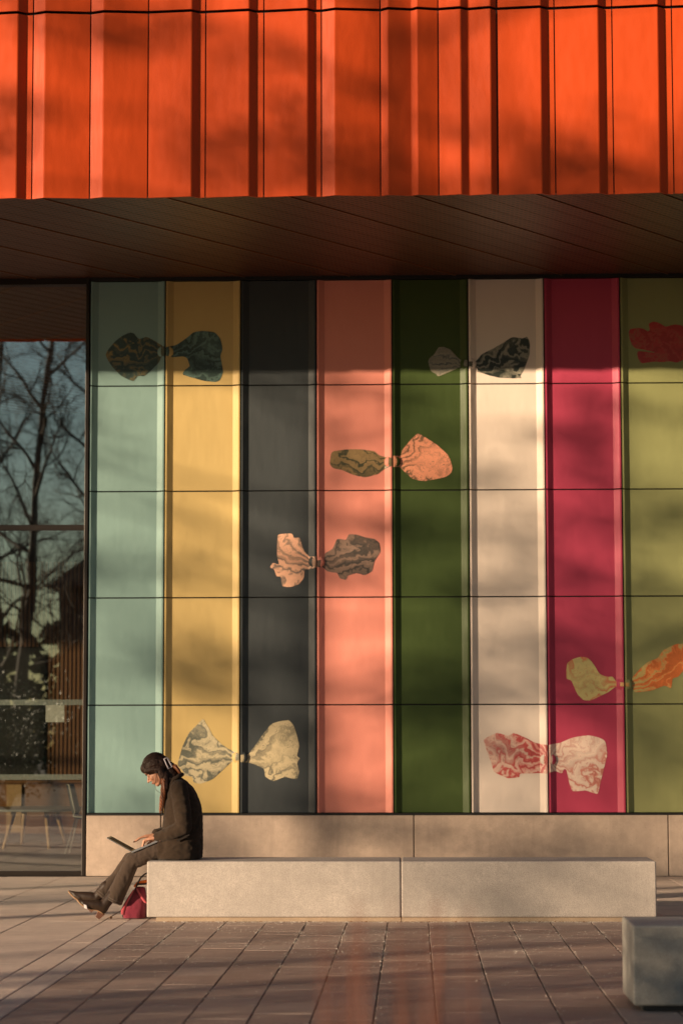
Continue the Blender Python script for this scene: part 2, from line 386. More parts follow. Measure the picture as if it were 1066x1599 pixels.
def make_print(col, row, pts, m, name='marbled_print'):
    P = [at_y(x, y, WY+DEP*0.6) for x, y in pts]
    xl, xr_ = SX0+PW*col+GAP/2+0.001, SX0+PW*(col+1)-GAP/2-0.001
    zl, zh = PZ0+PH*row+GAP/2+0.001, PZ0+PH*(row+1)-GAP/2-0.001
    # smooth the traced outline a little and roughen its edge
    Q = []
    n = len(P)
    for i in range(n):
        a, b_, c, d = P[(i-1) % n], P[i], P[(i+1) % n], P[(i+2) % n]
        L = (c-b_).length; k = max(1, int(L/0.012))
        for j in range(k):
            t = j/k
            m1, m2 = (c-a)*0.28, (d-b_)*0.28
            h = (2*t**3-3*t**2+1)*b_ + (t**3-2*t**2+t)*m1 + (-2*t**3+3*t**2)*c + (t**3-t**2)*m2
            w = 0.0022*mnoise.noise(Vector((h.x*60, h.z*60, col)))
            Q.append((min(max(h.x+w, xl), xr_), min(max(h.z+w, zl), zh)))
    out = [Q[0]]
    for q in Q[1:]:
        if (q[0]-out[-1][0])**2 + (q[1]-out[-1][1])**2 > 0.0045**2: out.append(q)
    if (out[0][0]-out[-1][0])**2 + (out[0][1]-out[-1][1])**2 < 0.0045**2: out.pop()
    bm = bmesh.new()
    vs = [bm.verts.new((x, 0, z)) for x, z in out]
    bm.faces.new(vs)
    cuts = [SX0+PW*col+u for u in (FL, 0.04, 0.056, 0.072, SLO, PW-SLO, PW-0.072, PW-0.056, PW-0.04, PW-FL)]
    for x in cuts:
        bmesh.ops.bisect_plane(bm, geom=bm.verts[:]+bm.edges[:]+bm.faces[:], plane_co=(x, 0, 0), plane_no=(1, 0, 0))
    for bx, bz in BOSS_C:
        for dz in (-0.07, -0.05, -0.03, -0.01, 0.01, 0.03, 0.05, 0.07):
            if zl < bz+dz < zh:
                fs = [f for f in bm.faces if min(abs(v.co.x-bx) for v in f.verts) < 0.09]
                ge = fs + list({e for f in fs for e in f.edges}) + list({v for f in fs for v in f.verts})
                if fs: bmesh.ops.bisect_plane(bm, geom=ge, plane_co=(0, 0, bz+dz), plane_no=(0, 0, 1))
    bmesh.ops.triangulate(bm, faces=bm.faces[:])
    for v in bm.verts: v.co.y = WY + surf(v.co.x, v.co.z) - 0.003
    me = bpy.data.meshes.new(name)
    ex = bmesh.ops.extrude_face_region(bm, geom=bm.faces[:])
    for v in ex['geom']:
        if isinstance(v, bmesh.types.BMVert): v.co.y += 0.0022
    bmesh.ops.recalc_face_normals(bm, faces=bm.faces[:])
    bm.to_mesh(me); bm.free()
    par = panels[(col, row)]
    o = bpy.data.objects.new(name, me); COL.objects.link(o); me.materials.append(m)
    o.parent = par; o.matrix_parent_inverse = Matrix.Translation((-(SX0+PW*col), -WY, -(PZ0+PH*row)))
    return o
def crop(pts, x0, y0, s): return [(x0+x/s, y0+y/s) for x, y in pts]
K = PAINT
C_ = {'teal': (0.12, 0.20, 0.17), 'tealdk': (0.045, 0.075, 0.065), 'yel': (0.50, 0.30, 0.07), 'cream': (0.62, 0.52, 0.40), 'char': (0.055, 0.060, 0.058),
      'grn': (0.045, 0.06, 0.03), 'sal': (0.78, 0.32, 0.19), 'grey': (0.20, 0.20, 0.17), 'sand': (0.60, 0.46, 0.26), 'crim': (0.60, 0.09, 0.09),
      'pink': (0.72, 0.38, 0.28), 'oliv': (0.52, 0.44, 0.16), 'oran': (0.75, 0.20, 0.05), 'slate': (0.085, 0.095, 0.085)}
BOWS = [  # left column, row, seam pixel (x,y), left outline, right outline, crop origin/scale, materials
 (0, 4, (150, 500, 1066/210), [(75,270),(95,230),(150,165),(210,120),(270,95),(300,105),(340,145),(400,130),(470,165),(530,205),(560,222),(560,280),(520,290),(500,330),(430,400),(380,440),(330,440),(290,480),(200,440),(130,370),(90,310)],
  [(540,222),(640,190),(720,135),(770,95),(840,82),(940,95),(985,150),(1000,230),(985,280),(1005,400),(980,470),(940,487),(840,475),(690,430),(700,395),(740,360),(720,300),(690,285),(600,290),(540,275)],
  marble('marble_teal_gold', C_['tealdk'], (0.26, 0.19, 0.07), 4.5, 12, 0.66, 1.0), marble('marble_gold_teal', C_['tealdk'], C_['teal'], 6, 18, 0.6, 2.0, C_['char'])),
 (4, 4, (655, 510, 1066/190), [(75,310),(85,275),(130,235),(165,180),(210,175),(270,200),(320,255),(365,290),(445,300),(445,348),(360,350),(270,390),(165,432),(140,410),(100,385)],
  [(420,310),(490,300),(545,240),(640,190),(720,145),(810,90),(900,100),(940,85),(965,140),(960,250),(915,370),(880,430),(890,445),(820,450),(700,445),(610,425),(550,405),(505,390),(505,360),(420,345)],
  marble('marble_green_cream', (0.30, 0.27, 0.20), C_['slate'], 5, 14, 0.62, 3.0, C_['char']), marble('marble_cream_green', (0.035, 0.042, 0.034), (0.28, 0.26, 0.20), 4.5, 17, 0.5, 4.4, None, 0.8)),
 (3, 3, (505, 665, 1066/210), [(50,300),(60,220),(80,200),(180,185),(300,185),(400,200),(450,235),(560,262),(560,308),(470,350),(430,380),(330,405),(230,385),(150,350),(80,335)],
  [(540,245),(610,235),(625,190),(690,110),(745,60),(800,85),(900,150),(985,230),(1020,320),(1010,370),(960,405),(800,435),(700,415),(620,340),(600,325),(540,325)],
  marble('marble_salmon_green', (0.30, 0.20, 0.09), (0.055, 0.055, 0.03), 3.8, 15, 0.5, 5.1, (0.04, 0.04, 0.025)), marble('marble_green_salmon', (0.12, 0.085, 0.045), C_['sal'], 5, 9, 0.20, 6.0, (0.07, 0.06, 0.035))),
 (2, 2, (410, 820, 1066/200), [(130,80),(240,70),(260,105),(305,105),(330,180),(350,220),(390,260),(465,268),(465,345),(400,365),(350,375),(340,440),(300,490),(230,515),(165,505),(150,430),(115,425),(95,370),(62,350),(85,315),(135,325),(120,260),(120,180)],
  [(440,295),(510,290),(520,235),(580,195),(620,115),(690,120),(720,75),(790,80),(850,100),(930,115),(970,150),(978,220),(930,300),(910,380),(850,415),(780,400),(710,420),(690,455),(640,440),(620,400),(540,385),(500,350),(440,350)],
  marble('marble_grey_salmon', (0.20, 0.155, 0.125), (0.80, 0.45, 0.30), 4.0, 11, 0.36, 7.0, (0.13, 0.09, 0.07)), marble('marble_salmon_grey', (0.07, 0.058, 0.05), (0.25, 0.165, 0.125), 4.0, 17, 0.55, 8.3, C_['char'], 0.6)),
 (1, 0, (265, 1110, 1066/215), [(60,420),(80,340),(100,270),(150,170),(210,110),(255,65),(275,90),(310,150),(330,190),(400,260),(460,300),(560,348),(560,378),(480,395),(430,440),(330,530),(240,565),(185,555),(170,515),(110,500),(100,470)],
  [(535,345),(610,335),(680,240),(780,110),(840,85),(920,75),(960,120),(985,200),(1000,270),(985,350),(1005,370),(985,410),(1000,470),(980,530),(890,515),(800,545),(740,510),(725,450),(620,405),(535,395)],
  marble('marble_yellow_slate', (0.15, 0.155, 0.12), (0.52, 0.45, 0.29), 4.6, 15, 0.58, 9.2, C_['slate']), marble('marble_slate_yellow', (0.16, 0.15, 0.11), (0.54, 0.45, 0.28), 5, 14, 0.30, 10.6, (0.10, 0.095, 0.075))),
 (5, 0, (745, 1130, 1066/215), [(55,120),(150,75),(240,95),(280,75),(350,100),(450,150),(560,182),(560,380),(480,385),(330,390),(325,415),(240,425),(190,405),(130,375),(110,310),(70,200),(55,150)],
  [(535,180),(640,150),(740,110),(860,92),(940,110),(990,140),(1005,240),(985,330),(950,470),(930,545),(840,520),(740,525),(710,450),(690,360),(670,355),(655,385),(600,370),(535,375)],
  marble('marble_cream_crimson', (0.58, 0.10, 0.095), (0.74, 0.50, 0.40), 4.2, 12, 0.52, 11.4, None, 0.5), marble('marble_crimson_cream', (0.62, 0.22, 0.17), (0.78, 0.60, 0.49), 4.5, 9, 0.32, 12.9, (0.55, 0.16, 0.13))),
 (6, 1, (870, 990, 1066/196), [(75,320),(85,250),(130,215),(200,195),(260,205),(310,260),(360,340),(430,365),(470,365),(505,410),(580,416),(580,444),(495,450),(440,490),(360,530),(280,565),(220,560),(170,510),(120,400),(80,380)],
  [(555,415),(625,415),(640,370),(700,300),(770,240),(850,205),(900,140),(1000,90),(1066,85),(1110,110),(1125,190),(1090,280),(1030,360),(980,380),(965,460),(910,440),(800,480),(660,495),(640,450),(555,445)],
  marble('marble_crimson_olive', (0.72, 0.17, 0.08), (0.66, 0.54, 0.22), 4.0, 11, 0.36, 13.1, (0.62, 0.22, 0.07)), marble('marble_olive_crimson', (0.72, 0.19, 0.05), (0.52, 0.42, 0.15), 4.6, 11, 0.62, 14.2, None, 0.7)),
]
for (c, r, (ox, oy, s), lo, ro, ml, mr) in BOWS:
    seam_x = SX0+PW*(c+1)
    ys = [p[1] for p in lo if p[0] == max(q[0] for q in lo)]
    zc = at_y(ox, oy+(sum(ys)/len(ys))/s, WY).z
    BOSS_C.append((seam_x, zc))
    for mm in (ml, mr): mm.node_tree.nodes['centre'].inputs[1].default_value = (seam_x, 0, zc)
BOSS_C.append((SX0+PW*8, at_y(1090, 535, WY).z))
for i, (bx, bz) in enumerate(BOSS_C):
    c0 = round((bx-SX0)/PW)-1; row = int((bz-PZ0)/PH)
    for side in (-1, 1):
        mb = MB(); rings = []
        for a in range(9):                     # quarter dome standing on the panel face, cut at the seam
            q = a/8*0.995
            ring = []
            rr = BOSS_R*q
            for k in range(13):
                ph = -math.pi/2 + math.pi*k/12
                ring.append((bx + side*(GAP/2+0.0008 + rr*math.cos(ph)), WY + DEP - (DEP+0.0035)*math.sqrt(max(0, 1-q*q))**0.75 - 0.0005, bz + rr*math.sin(ph)))
            rings.append(ring)
        n = 13; vs = [p for rg in rings for p in rg]; fs = [(a*n+k, a*n+k+1, (a+1)*n+k+1, (a+1)*n+k) for a in range(8) for k in range(12)]
        mb.add(vs, fs)
        col = c0 if side < 0 else c0+1
        me = mb.mesh('boss', True); me.materials.append(PAINT[cols[col]])
        o = bpy.data.objects.new('boss', me); COL.objects.link(o); o.parent = panels[(col, row)]
        o.matrix_parent_inverse = Matrix.Translation((-(SX0+PW*col), -WY, -(PZ0+PH*row)))
for (c, r, (ox, oy, s), lo, ro, ml, mr) in BOWS:
    make_print(c, r, crop(lo, ox, oy, s), ml); make_print(c+1, r, crop(ro, ox, oy, s), mr)
make_print(7, 4, crop([(290,380),(310,310),(420,290),(500,300),(560,335),(590,320),(580,230),(640,200),(730,220),(820,270),(950,240),(1066,260),(1150,330),(1300,480),(1300,560),(1150,660),(1066,750),(980,785),(880,770),(760,780),(640,775),(480,795),(430,740),(410,660),(430,625),(520,630),(680,645),(500,600),(390,580),(330,520)], 950, 480, 1066/116),
           marble('marble_red', (0.46, 0.040, 0.035), (0.34, 0.09, 0.05), 5, 8, 0.72, 15.5, (0.30, 0.03, 0.03)))

# ------------------------------------------------------------------ orange upper storey: folded sheet panels
fold_px = [(-43,.05),(25,0),(38,.062),(48,.056,'j'),(68,0),(138.5,.052,'j'),(160,0),(229.5,.045,'j'),(298,0),(310,.06),(319.5,.055,'j'),(388,0),(400,.06),(411,.055,'j'),
 (480,0),(491,.06),(501.5,.055,'j'),(523,0),(594,.052,'j'),(606,0),(643,.045),(652,0),(685,.045,'j'),(720,0),(733,.052),(767,0),(777.5,.052,'j'),(846,0),(858,.06),(868,.055,'j'),
 (936,0),(948,.06),(959,.055,'j'),(1030,0),(1042,.06),(1053,.055,'j')]
mod = 91.2
left = []
k = 1
fold = [(-43, .055, 'j')] + fold_px[1:]
for n_ in range(1, 42):            # the same folds go on past both edges of the picture
    o0 = -43 - mod*n_
    kind = n_ % 3
    if kind == 0: left = [(o0, .055, 'j'), (o0+20, 0)] + left
    elif kind == 1: left = [(o0, .055, 'j'), (o0+68, 0), (o0+80, .06)] + left
    else: left = [(o0, .052, 'j'), (o0+68, 0), (o0+79, .06)] + left
right = []
for n_ in range(0, 26):
    o0 = 1053 + mod*n_
    if n_ % 3 == 2: right += [(o0+21, 0), (o0+mod, .052, 'j')]
    else: right += [(o0+68, 0), (o0+80, .06), (o0+mod, .055, 'j')]
fold = left + fold + right
pts = [(at_y(f[0], 290, OY).x, f[1], len(f) > 2) for f in fold]
segs = []; cur = [pts[0]]
for p in pts[1:]:
    cur.append(p)
    if p[2]: segs.append(cur); cur = [p]
JZ = 8.262
def clad(seg, z0, z1):
    g_ = 0.006
    xs = [[p[0], p[1]] for p in seg]; xs[0][0] += g_; xs[-1][0] -= g_
    fr = []
    for i, (x, d) in enumerate(xs):             # soften each fold with a small radius
        if 0 < i < len(xs)-1:
            for q, e in ((xs[i-1], 1), (xs[i+1], 2)):
                L = math.hypot(q[0]-x, q[1]-d); tt = min(0.3, 0.006/L)
                fr.append((x+(q[0]-x)*tt, d+(q[1]-d)*tt))
        else: fr.append((x, d))
    poly = [(x, OY+d) for x, d in fr] + [(x, OY+d+0.022) for x, d in reversed(fr)]
    mb = MB(); mb.loft([[(x, y, z) for x, y in poly] for z in (z0, z1)])
    return mb
for sg in segs:
    if -24.9 < sg[0][0] < 11:
        build('cladding_panel', clad(sg, SOF-0.012, JZ-0.014), M_ORANGE, bld)
        build('cladding_panel', clad(sg, JZ+0.014, JZ+1.75), M_ORANGE, bld)
XL, XRR = -25.0, 11.2
build('cladding_backing', MB().box(XL, XRR, OY+0.095, OY+0.35, SOF+0.03, JZ+1.8), M_BLACK, bld)
build('roof_slab', MB().box(XL, XRR, OY+0.351, 38, JZ+1.5, JZ+1.8), M_BLACK, bld)
build('side_wall', MB().box(XL, XL+0.2, OY+0.351, 38, SOF+0.2, JZ+1.5).box(XRR-0.2, XRR, OY+0.351, 38, 0, JZ+1.5), M_BLACK, bld)

# perforated soffit planks running diagonally back to the wall
m, t, b = mat('soffit_metal', (0.20, 0.085, 0.035), 0.5, 0.2)
SA = rad(35.5)
p = pos(t, (1, 1, 1), (0, 0, SA))
sx = nd(t, 'ShaderNodeSeparateXYZ'); lk(t, p, sx.inputs[0])
cellx = math_(t, 'SUBTRACT', math_(t, 'FRACT', math_(t, 'MULTIPLY', sx.outputs[0], 19.0)), 0.5)
celly = math_(t, 'SUBTRACT', math_(t, 'FRACT', math_(t, 'MULTIPLY', sx.outputs[1], 13.0)), 0.5)
dist = math_(t, 'SQRT', math_(t, 'ADD', math_(t, 'MULTIPLY', cellx, cellx), math_(t, 'MULTIPLY', celly, celly)))
hole = ramp(t, dist, [(0.28, (1, 1, 1)), (0.36, (0, 0, 0))])
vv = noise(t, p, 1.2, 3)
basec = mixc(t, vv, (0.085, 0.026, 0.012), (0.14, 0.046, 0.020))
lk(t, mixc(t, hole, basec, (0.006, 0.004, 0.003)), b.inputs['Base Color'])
bump(t, b, dist, 0.3, 0.01)
M_SOFFIT = m
m, t, b = mat('soffit_edge_metal', (0.22, 0.09, 0.04), 0.4, 0.4); M_SOFEDGE = m
dirv = Vector((math.sin(SA), math.cos(SA), 0)); perp = Vector((math.cos(SA), -math.sin(SA), 0))
y0, y1 = OY+0.10, WY+0.09
PWID = 0.235
build('soffit_backing', MB().box(XL, XRR, OY+0.36, WY+0.6, SOF+0.060, SOF+0.19), M_BLACK, bld)
k = 0
step = PWID/math.cos(SA)
x = XL - 3.0
while x < XRR - 0.4:
    w = step - (0.022 if k % 4 == 0 else 0.006)
    sh = (y1-y0)*math.tan(SA)
    z0, z1 = SOF+0.012, SOF+0.045
    cn = lambda z: [(x, y0, z), (x+w, y0, z), (x+w+sh, y1, z), (x+sh, y1, z)]
    o = build('soffit_plank', MB().hull_box(cn(z0)+cn(z1)), M_SOFFIT, bld)
    if k % 4 == 0:
        e0 = x+w+0.003
        ce = lambda z: [(e0, y0, z), (e0+0.014, y0, z), (e0+0.014+sh, y1, z), (e0+sh, y1, z)]
        build('soffit_rib', MB().hull_box(ce(z0-0.010)+ce(z1)), M_SOFEDGE, bld)
    x += step; k += 1

# ------------------------------------------------------------------ glazed entrance wall on the left, and the room behind it
GY = WY+0.06; GL = -24.4; GR = SX0-0.045
m, t, b = mat('reflective_glass', (0.5, 0.5, 0.5), 0.0)
out = t.nodes['Material Output']
tr = nd(t, 'ShaderNodeBsdfTransparent'); tr.inputs[0].default_value = (0.94, 0.96, 0.93, 1)
gl = nd(t, 'ShaderNodeBsdfGlossy'); gl.inputs['Roughness'].default_value = 0.01; gl.inputs['Color'].default_value = (0.90, 0.96, 1.0, 1)
fr = nd(t, 'ShaderNodeLayerWeight', i_Blend=0.5)
fac = math_(t, 'ADD', math_(t, 'MULTIPLY', math_(t, 'POWER', fr.outputs['Facing'], 4.0), 0.6), 0.31)
bn = nd(t, 'ShaderNodeBump', i_Strength=0.018, i_Distance=0.02); lk(t, noise(t, pos(t, (1.0, 1, 0.7)), 2.2, 1.0), bn.inputs['Height']); lk(t, bn.outputs[0], gl.inputs['Normal'])
mx = nd(t, 'ShaderNodeMixShader'); lk(t, fac, mx.inputs[0]); lk(t, tr.outputs[0], mx.inputs[1]); lk(t, gl.outputs[0], mx.inputs[2]); lk(t, mx.outputs[0], out.inputs[0])
M_GLASS = m
m, t, b = mat('frosted_film', (0.62, 0.66, 0.62), 0.7)
out = t.nodes['Material Output']; tr = nd(t, 'ShaderNodeBsdfTransparent'); mx = nd(t, 'ShaderNodeMixShader'); mx.inputs[0].default_value = 0.42
lk(t, tr.outputs[0], mx.inputs[1]); lk(t, b.outputs[0], mx.inputs[2]); lk(t, mx.outputs[0], out.inputs[0]); M_FILM = m
M_PAPER, _, _ = mat('paper', (0.62, 0.60, 0.54), 0.9)
gx = [GR-2.05*i for i in range(10)] + [GL]
build('mullion', MB().box(GR+0.002, SX0-0.004, GY-0.075, GY+0.12, 0.004, SOF+0.005), M_DARKFRAME, bld, bevel=0.004)
for i, (b_, a) in enumerate(zip(gx, gx[1:])):
    if i: build('mullion', MB().box(b_-0.03, b_+0.03, GY+0.011, GY+0.12, 0.05, SOF-0.06), M_DARKFRAME, bld)
    w = build('window_pane', MB().box(a+0.004, b_-0.004, GY-0.006, GY+0.006, 0.055, SOF-0.06), M_GLASS, bld, label='full height tinted window pane reflecting sky and bare trees')
    for zc, h in ((1.863, 0.030), (1.058, 0.030)):
        build('frosted_band', MB().box(a+0.005, b_-0.005, GY+0.0085, GY+0.0100, zc-h, zc+h), M_FILM, w)
build('transom_reflection', MB().box(GL, GR, GY+0.012, GY+0.10, 3.725, 3.795).box(GL, GR, GY-0.022, GY-0.007, 3.73, 3.79), M_DARKFRAME, bld)  # outer bar stands in for a dark band mirrored in the glass
build('sill', MB().box(GL, GR, GY-0.03, GY+0.12, 0.003, 0.053), M_DARKFRAME, bld)
build('head_frame', MB().box(GL, GR, GY-0.03, GY+0.12, SOF-0.058, SOF+0.010), M_DARKFRAME, bld)
P0, P1 = at_y(71, 1101, GY), at_y(100, 1128, GY)
nt_ = build('notice', MB().box(P0.x, P1.x, GY+0.0125, GY+0.0135, P1.z, P0.z), M_PAPER); tag(nt_, 'small plain paper notice stuck inside the window', 'notice')

def wood(name, c0, c1, rough=0.5, axis=(9, 9, 0.6)):
    m, t, b = mat(name, c0, rough)
    n1 = noise(t, pos(t, axis), 4, 5, 0.65)
    lk(t, mixc(t, n1, c0, c1), b.inputs['Base Color']); bump(t, b, n1, 0.2, 0.004); return m
M_WOOD = wood('oak_slats', (0.20, 0.09, 0.038), (0.33, 0.16, 0.07))
M_WOODL = wood('oak_legs', (0.50, 0.30, 0.13), (0.62, 0.40, 0.20))
M_WOODF = wood('dark_floor_boards', (0.10, 0.078, 0.06), (0.17, 0.13, 0.10), 0.35, (0.8, 9, 9))
M_DARKRECESS, _, _ = mat('dark_recess', (0.02, 0.019, 0.018), 0.7)
M_WALLIN, _, _ = mat('dark_inner_wall', (0.06, 0.045, 0.035), 0.8)
RY = 36.3
build('inner_floor', MB().box(GL, -2.6, WY+0.46, RY, -0.06, 0.0).box(GL, GR, GY+0.125, WY+0.46, -0.06, 0.0), M_WOODF, bld)
build('inner_back_wall', MB().box(GL-0.2, -2.4, RY+0.15, RY+0.35, -0.05, SOF+0.4), M_WALLIN, bld)
build('inner_side_wall', MB().box(GL-0.2, GL-0.001, GY-0.03, RY+0.149, -0.05, SOF+0.4).box(-2.6, -2.4, WY+0.455, RY+0.149, -0.05, SOF+0.4), M_WALLIN, bld)
build('inner_ceiling', MB().box(GL-0.2, -2.4, WY+0.605, RY+0.14, SOF+0.13, SOF+0.20), M_BLACK, bld)
# timber slats of the inner ceiling, same diagonal
M_SLATC = wood('ceiling_timber', (0.30, 0.17, 0.08), (0.42, 0.25, 0.12))
x = GL-7
y0, y1 = GY+0.14, RY
while x < -3.0:
    sh = (y1-y0)*math.tan(SA); w = 0.155; a0, a1 = 0.0, 1.0
    # clip the slat to the room's width
    t0 = max(0, (GL-x)/sh); t1 = min(1, (-2.65-(x+w))/sh)
    if t1 > t0+0.02:
        q = lambda s, z, dx: (x+dx+sh*s, y0+(y1-y0)*s, z)
        cs = lambda z: [q(t0, z, 0), q(t0, z, w), q(t1, z, w), q(t1, z, 0)]
        build('ceiling_slat', MB().hull_box(cs(SOF-0.085)+cs(SOF+0.02)), M_SLATC, bld)
    x += 0.26
# timber slat back wall with a dark hatch over a counter
hx0, hx1 = -8.6, at_y(70, 1100, RY).x
hz0, hz1 = at_y(35, 1212, RY).z, at_y(35, 1010, RY).z
mb = MB(); x = GL
while x < -2.62:
    top, bot = 4.15, 0.0
    if hx0 < x < hx1:
        mb.box(x, x+0.038, RY-0.03, RY+0.02, hz1, top); mb.box(x, x+0.038, RY-0.03, RY+0.02, bot, hz0)
    else: mb.box(x, x+0.038, RY-0.03, RY+0.02, bot, top)
    x += 0.062
o = build('slat_wall', mb, M_WOOD, bld); o['kind'] = 'stuff'
build('hatch', MB().box(hx0, hx1, RY+0.03, RY+0.06, hz0, hz1), M_DARKRECESS, bld)
M_COUNTER = wood('counter_timber', (0.20, 0.085, 0.03), (0.30, 0.14, 0.05), 0.45, (0.6, 9, 9))
cz = at_y(35, 1219, RY-1.2).z
ct = empty('counter', (-6.5, RY-0.9, 0), 'low timber counter along the back of the room', 'counter')
build('counter_front', MB().box(-9.4, -3.3, RY-1.2, RY-1.15, 0.12, cz-0.04), M_COUNTER, ct)
build('counter_top', MB().box(-9.45, -3.25, RY-1.25, RY-0.55, cz-0.039, cz), M_COUNTER, ct, bevel=0.005)
build('counter_base', MB().box(-9.4, -3.3, RY-1.10, RY-0.60, 0.0, 0.119), M_DARKRECESS, ct)
px0, px1 = at_y(10, 1230, RY-1.24), at_y(33, 1258, RY-1.24)
build('counter_panel', MB().box(px0.x, px1.x, RY-1.232, RY-1.201, 0.14, cz-0.06), M_WOODL, ct)
# coffee table
M_TOP, _, _ = mat('grey_table_top', (0.30, 0.30, 0.27), 0.3)
tx, ty = at_y(52, 1328, 33.3).x, 33.45
tb = empty('coffee_table', (tx, ty, 0), 'low rounded table on splayed pale wooden legs behind the glass', 'table')
ring = lambda z, k: [(tx + 0.62*k*math.copysign(abs(math.cos(a))**0.6, math.cos(a)), ty + 0.95*k*math.copysign(abs(math.sin(a))**0.6, math.sin(a)), z) for a in [2*math.pi*i/36 for i in range(36)]]
build('table_top', MB().loft([ring(0.50, 0.97), ring(0.505, 1.0), ring(0.53, 1.0), ring(0.535, 0.985)]), M_TOP, tb)
for (ax, ay) in ((-1, -1), (1, -1), (-1, 1), (1, 1)):
    build('leg', MB().tube([(tx+ax*0.22, ty+ay*0.45, 0.50), (tx+ax*0.31, ty+ay*0.78, 0.0)], [0.036, 0.020], 10), M_WOODL, tb, True)
# shell chair
M_SHELL, _, _ = mat('grey_chair_shell', (0.10, 0.105, 0.10), 0.4); M_EDGE, _, _ = mat('pale_shell_edge', (0.55, 0.52, 0.42), 0.5)
cx, cy = at_y(128, 1338, 31.2).x, 31.4
ch = empty('shell_chair', (cx, cy, 0), 'grey shell chair with thin metal legs beside the low table', 'chair')
rings = []; edge = []
for i in range(9):
    s_ = i/8
    fx, fz = (-0.26+0.40*min(1, s_*1.9), 0.46 - 0.03*math.sin(min(1, s_*1.9)*math.pi)) if s_ < 0.55 else (0.14+0.10*(s_-0.55)/0.45, 0.46+0.42*((s_-0.55)/0.45)**1.1)
    row = []
    for j in range(9):
        v = (j/8-0.5)*2
        row.append(Vector((cx - (fx - 0.06*v*v*(1 if s_ > 0.5 else 0)), cy + 0.24*v*(1-0.15*s_), fz + 0.05*v*v*(1-s_))))
    rings.append(row)
mb = MB(); n = 9
vs = [p for r in rings for p in r]; off = [p + Vector((0.012, 0, 0.012)) for p in vs]
fs = [(i*n+j, i*n+j+1, (i+1)*n+j+1, (i+1)*n+j) for i in range(8) for j in range(8)]
mb.add(vs, fs); mb.add(off, [f[::-1] for f in fs])
bord = [j for j in range(9)] + [i*n+8 for i in range(1, 9)] + [8*n+j for j in range(7, -1, -1)] + [i*n for i in range(7, 0, -1)]
for a, b_ in zip(bord, bord[1:]+bord[:1]): mb.f.append((a, b_, b_+81, a+81))
build('shell', mb, M_SHELL, ch, True)
build('shell_rim', MB().tube([vs[i]*0.5+off[i]*0.5 for i in bord]+[vs[0]*0.5+off[0]*0.5], 0.011, 6), M_EDGE, ch, True)
for ax in (-1, 1):
    for ay in (-1, 1):
        build('leg', MB().tube([(cx+ax*0.10, cy+ay*0.10, 0.445), (cx+ax*0.22, cy+ay*0.21, 0.0)], 0.010, 8), M_TOP, ch, True)

# ------------------------------------------------------------------ benches
def bench(name, label, x0, x1, y0, y1, h, seams, m, foot, inset=0.075, gap=0.035):
    e = empty(name, ((x0+x1)/2, (y0+y1)/2, 0), label, 'bench', 'long concrete benches on the plaza')
    xs = [x0]+seams+[x1]
    for a, b_ in zip(xs, xs[1:]):
        build('block', MB().box(a+(0.003 if a != x0 else 0), b_-(0.003 if b_ != x1 else 0), y0, y1, gap, h), m, e, bevel=0.012, seg=3)
        build('foot', MB().box(a+(inset if a == x0 else 0.003), b_-(inset if b_ == x1 else 0.003), y0+0.02, y1-0.02, 0.001, gap), foot, e)
    return e
B1 = bench('concrete_bench', 'long pale concrete bench the woman sits on', -2.142, 1.922, 19.5, 20.2, 0.479, [at_y(626, 1390, 19.5).x], M_BENCH, M_FOOT)
B2 = bench('concrete_bench', 'shaded grey concrete bench end in the near right corner', 1.160, 5.2, 13.07, 13.75, 0.452, [3.18], M_BLOCK, M_DARKRECESS, 0.05, 0.03)  # near-black foot: the shadow gap under this bench is put into its colour

# ------------------------------------------------------------------ the seated woman (faces left, works on a laptop)
YW = 19.85
def wp(u, v, dy=0.0): return at_y(90+u/3.948, 1150+v/3.948, YW+dy)
def fabric(name, col, scale=260, rough=0.95, var=0.25, sheen=0.15):
    m, t, b = mat(name, col, rough, spec=0.2)
    p = pos(t)
    n1 = noise(t, p, 9, 4); n2 = noise(t, p, scale, 2, 0.7)
    c = mixc(t, n1, tuple(x*(1-var) for x in col), tuple(x*(1+var) for x in col))
    c = mixc(t, ramp(t, n2, [(0.42, (0.5, 0.5, 0.5)), (0.6, (0, 0, 0))]), c, tuple(x*0.55 for x in col))
    lk(t, c, b.inputs['Base Color']); b.inputs['Sheen Weight'].default_value = sheen; b.inputs['Sheen Roughness'].default_value = 0.6
    bump(t, b, n2, 0.3, 0.003); return m
M_COAT = fabric('brown_wool', (0.033, 0.0205, 0.0125), sheen=0.05); M_TROU = fabric('grey_brown_cloth', (0.056, 0.038, 0.028), sheen=0.05); M_HEM = fabric('hem_cloth', (0.105, 0.080, 0.064))
m, t, b = mat('skin', (0.42, 0.21, 0.13), 0.5)
b.inputs['Subsurface Weight'].default_value = 0.12; b.inputs['Subsurface Radius'].default_value = (0.01, 0.004, 0.002)
lk(t, mixc(t, noise(t, pos(t), 60, 3), (0.38, 0.18, 0.11), (0.47, 0.24, 0.15)), b.inputs['Base Color']); M_SKIN = m
m, t, b = mat('dark_brown_hair', (0.03, 0.014, 0.008), 0.55, spec=0.3)
hn = noise(t, pos(t, (30, 160, 12), (0, 0.6, 0)), 2.0, 4, 0.7)
lk(t, mixc(t, hn, (0.010, 0.006, 0.0045), (0.048, 0.019, 0.010)), b.inputs['Base Color']); bump(t, b, hn, 0.6, 0.004); M_HAIR = m
m, t, b = mat('auburn_sunlit_hair', (0.16, 0.05, 0.02), 0.4)
hn = noise(t, pos(t, (140, 140, 14)), 1.5, 4, 0.7)
lk(t, mixc(t, hn, (0.07, 0.02, 0.008), (0.30, 0.10, 0.035)), b.inputs['Base Color']); bump(t, b, hn, 0.5, 0.003); M_AUB_LIT = m
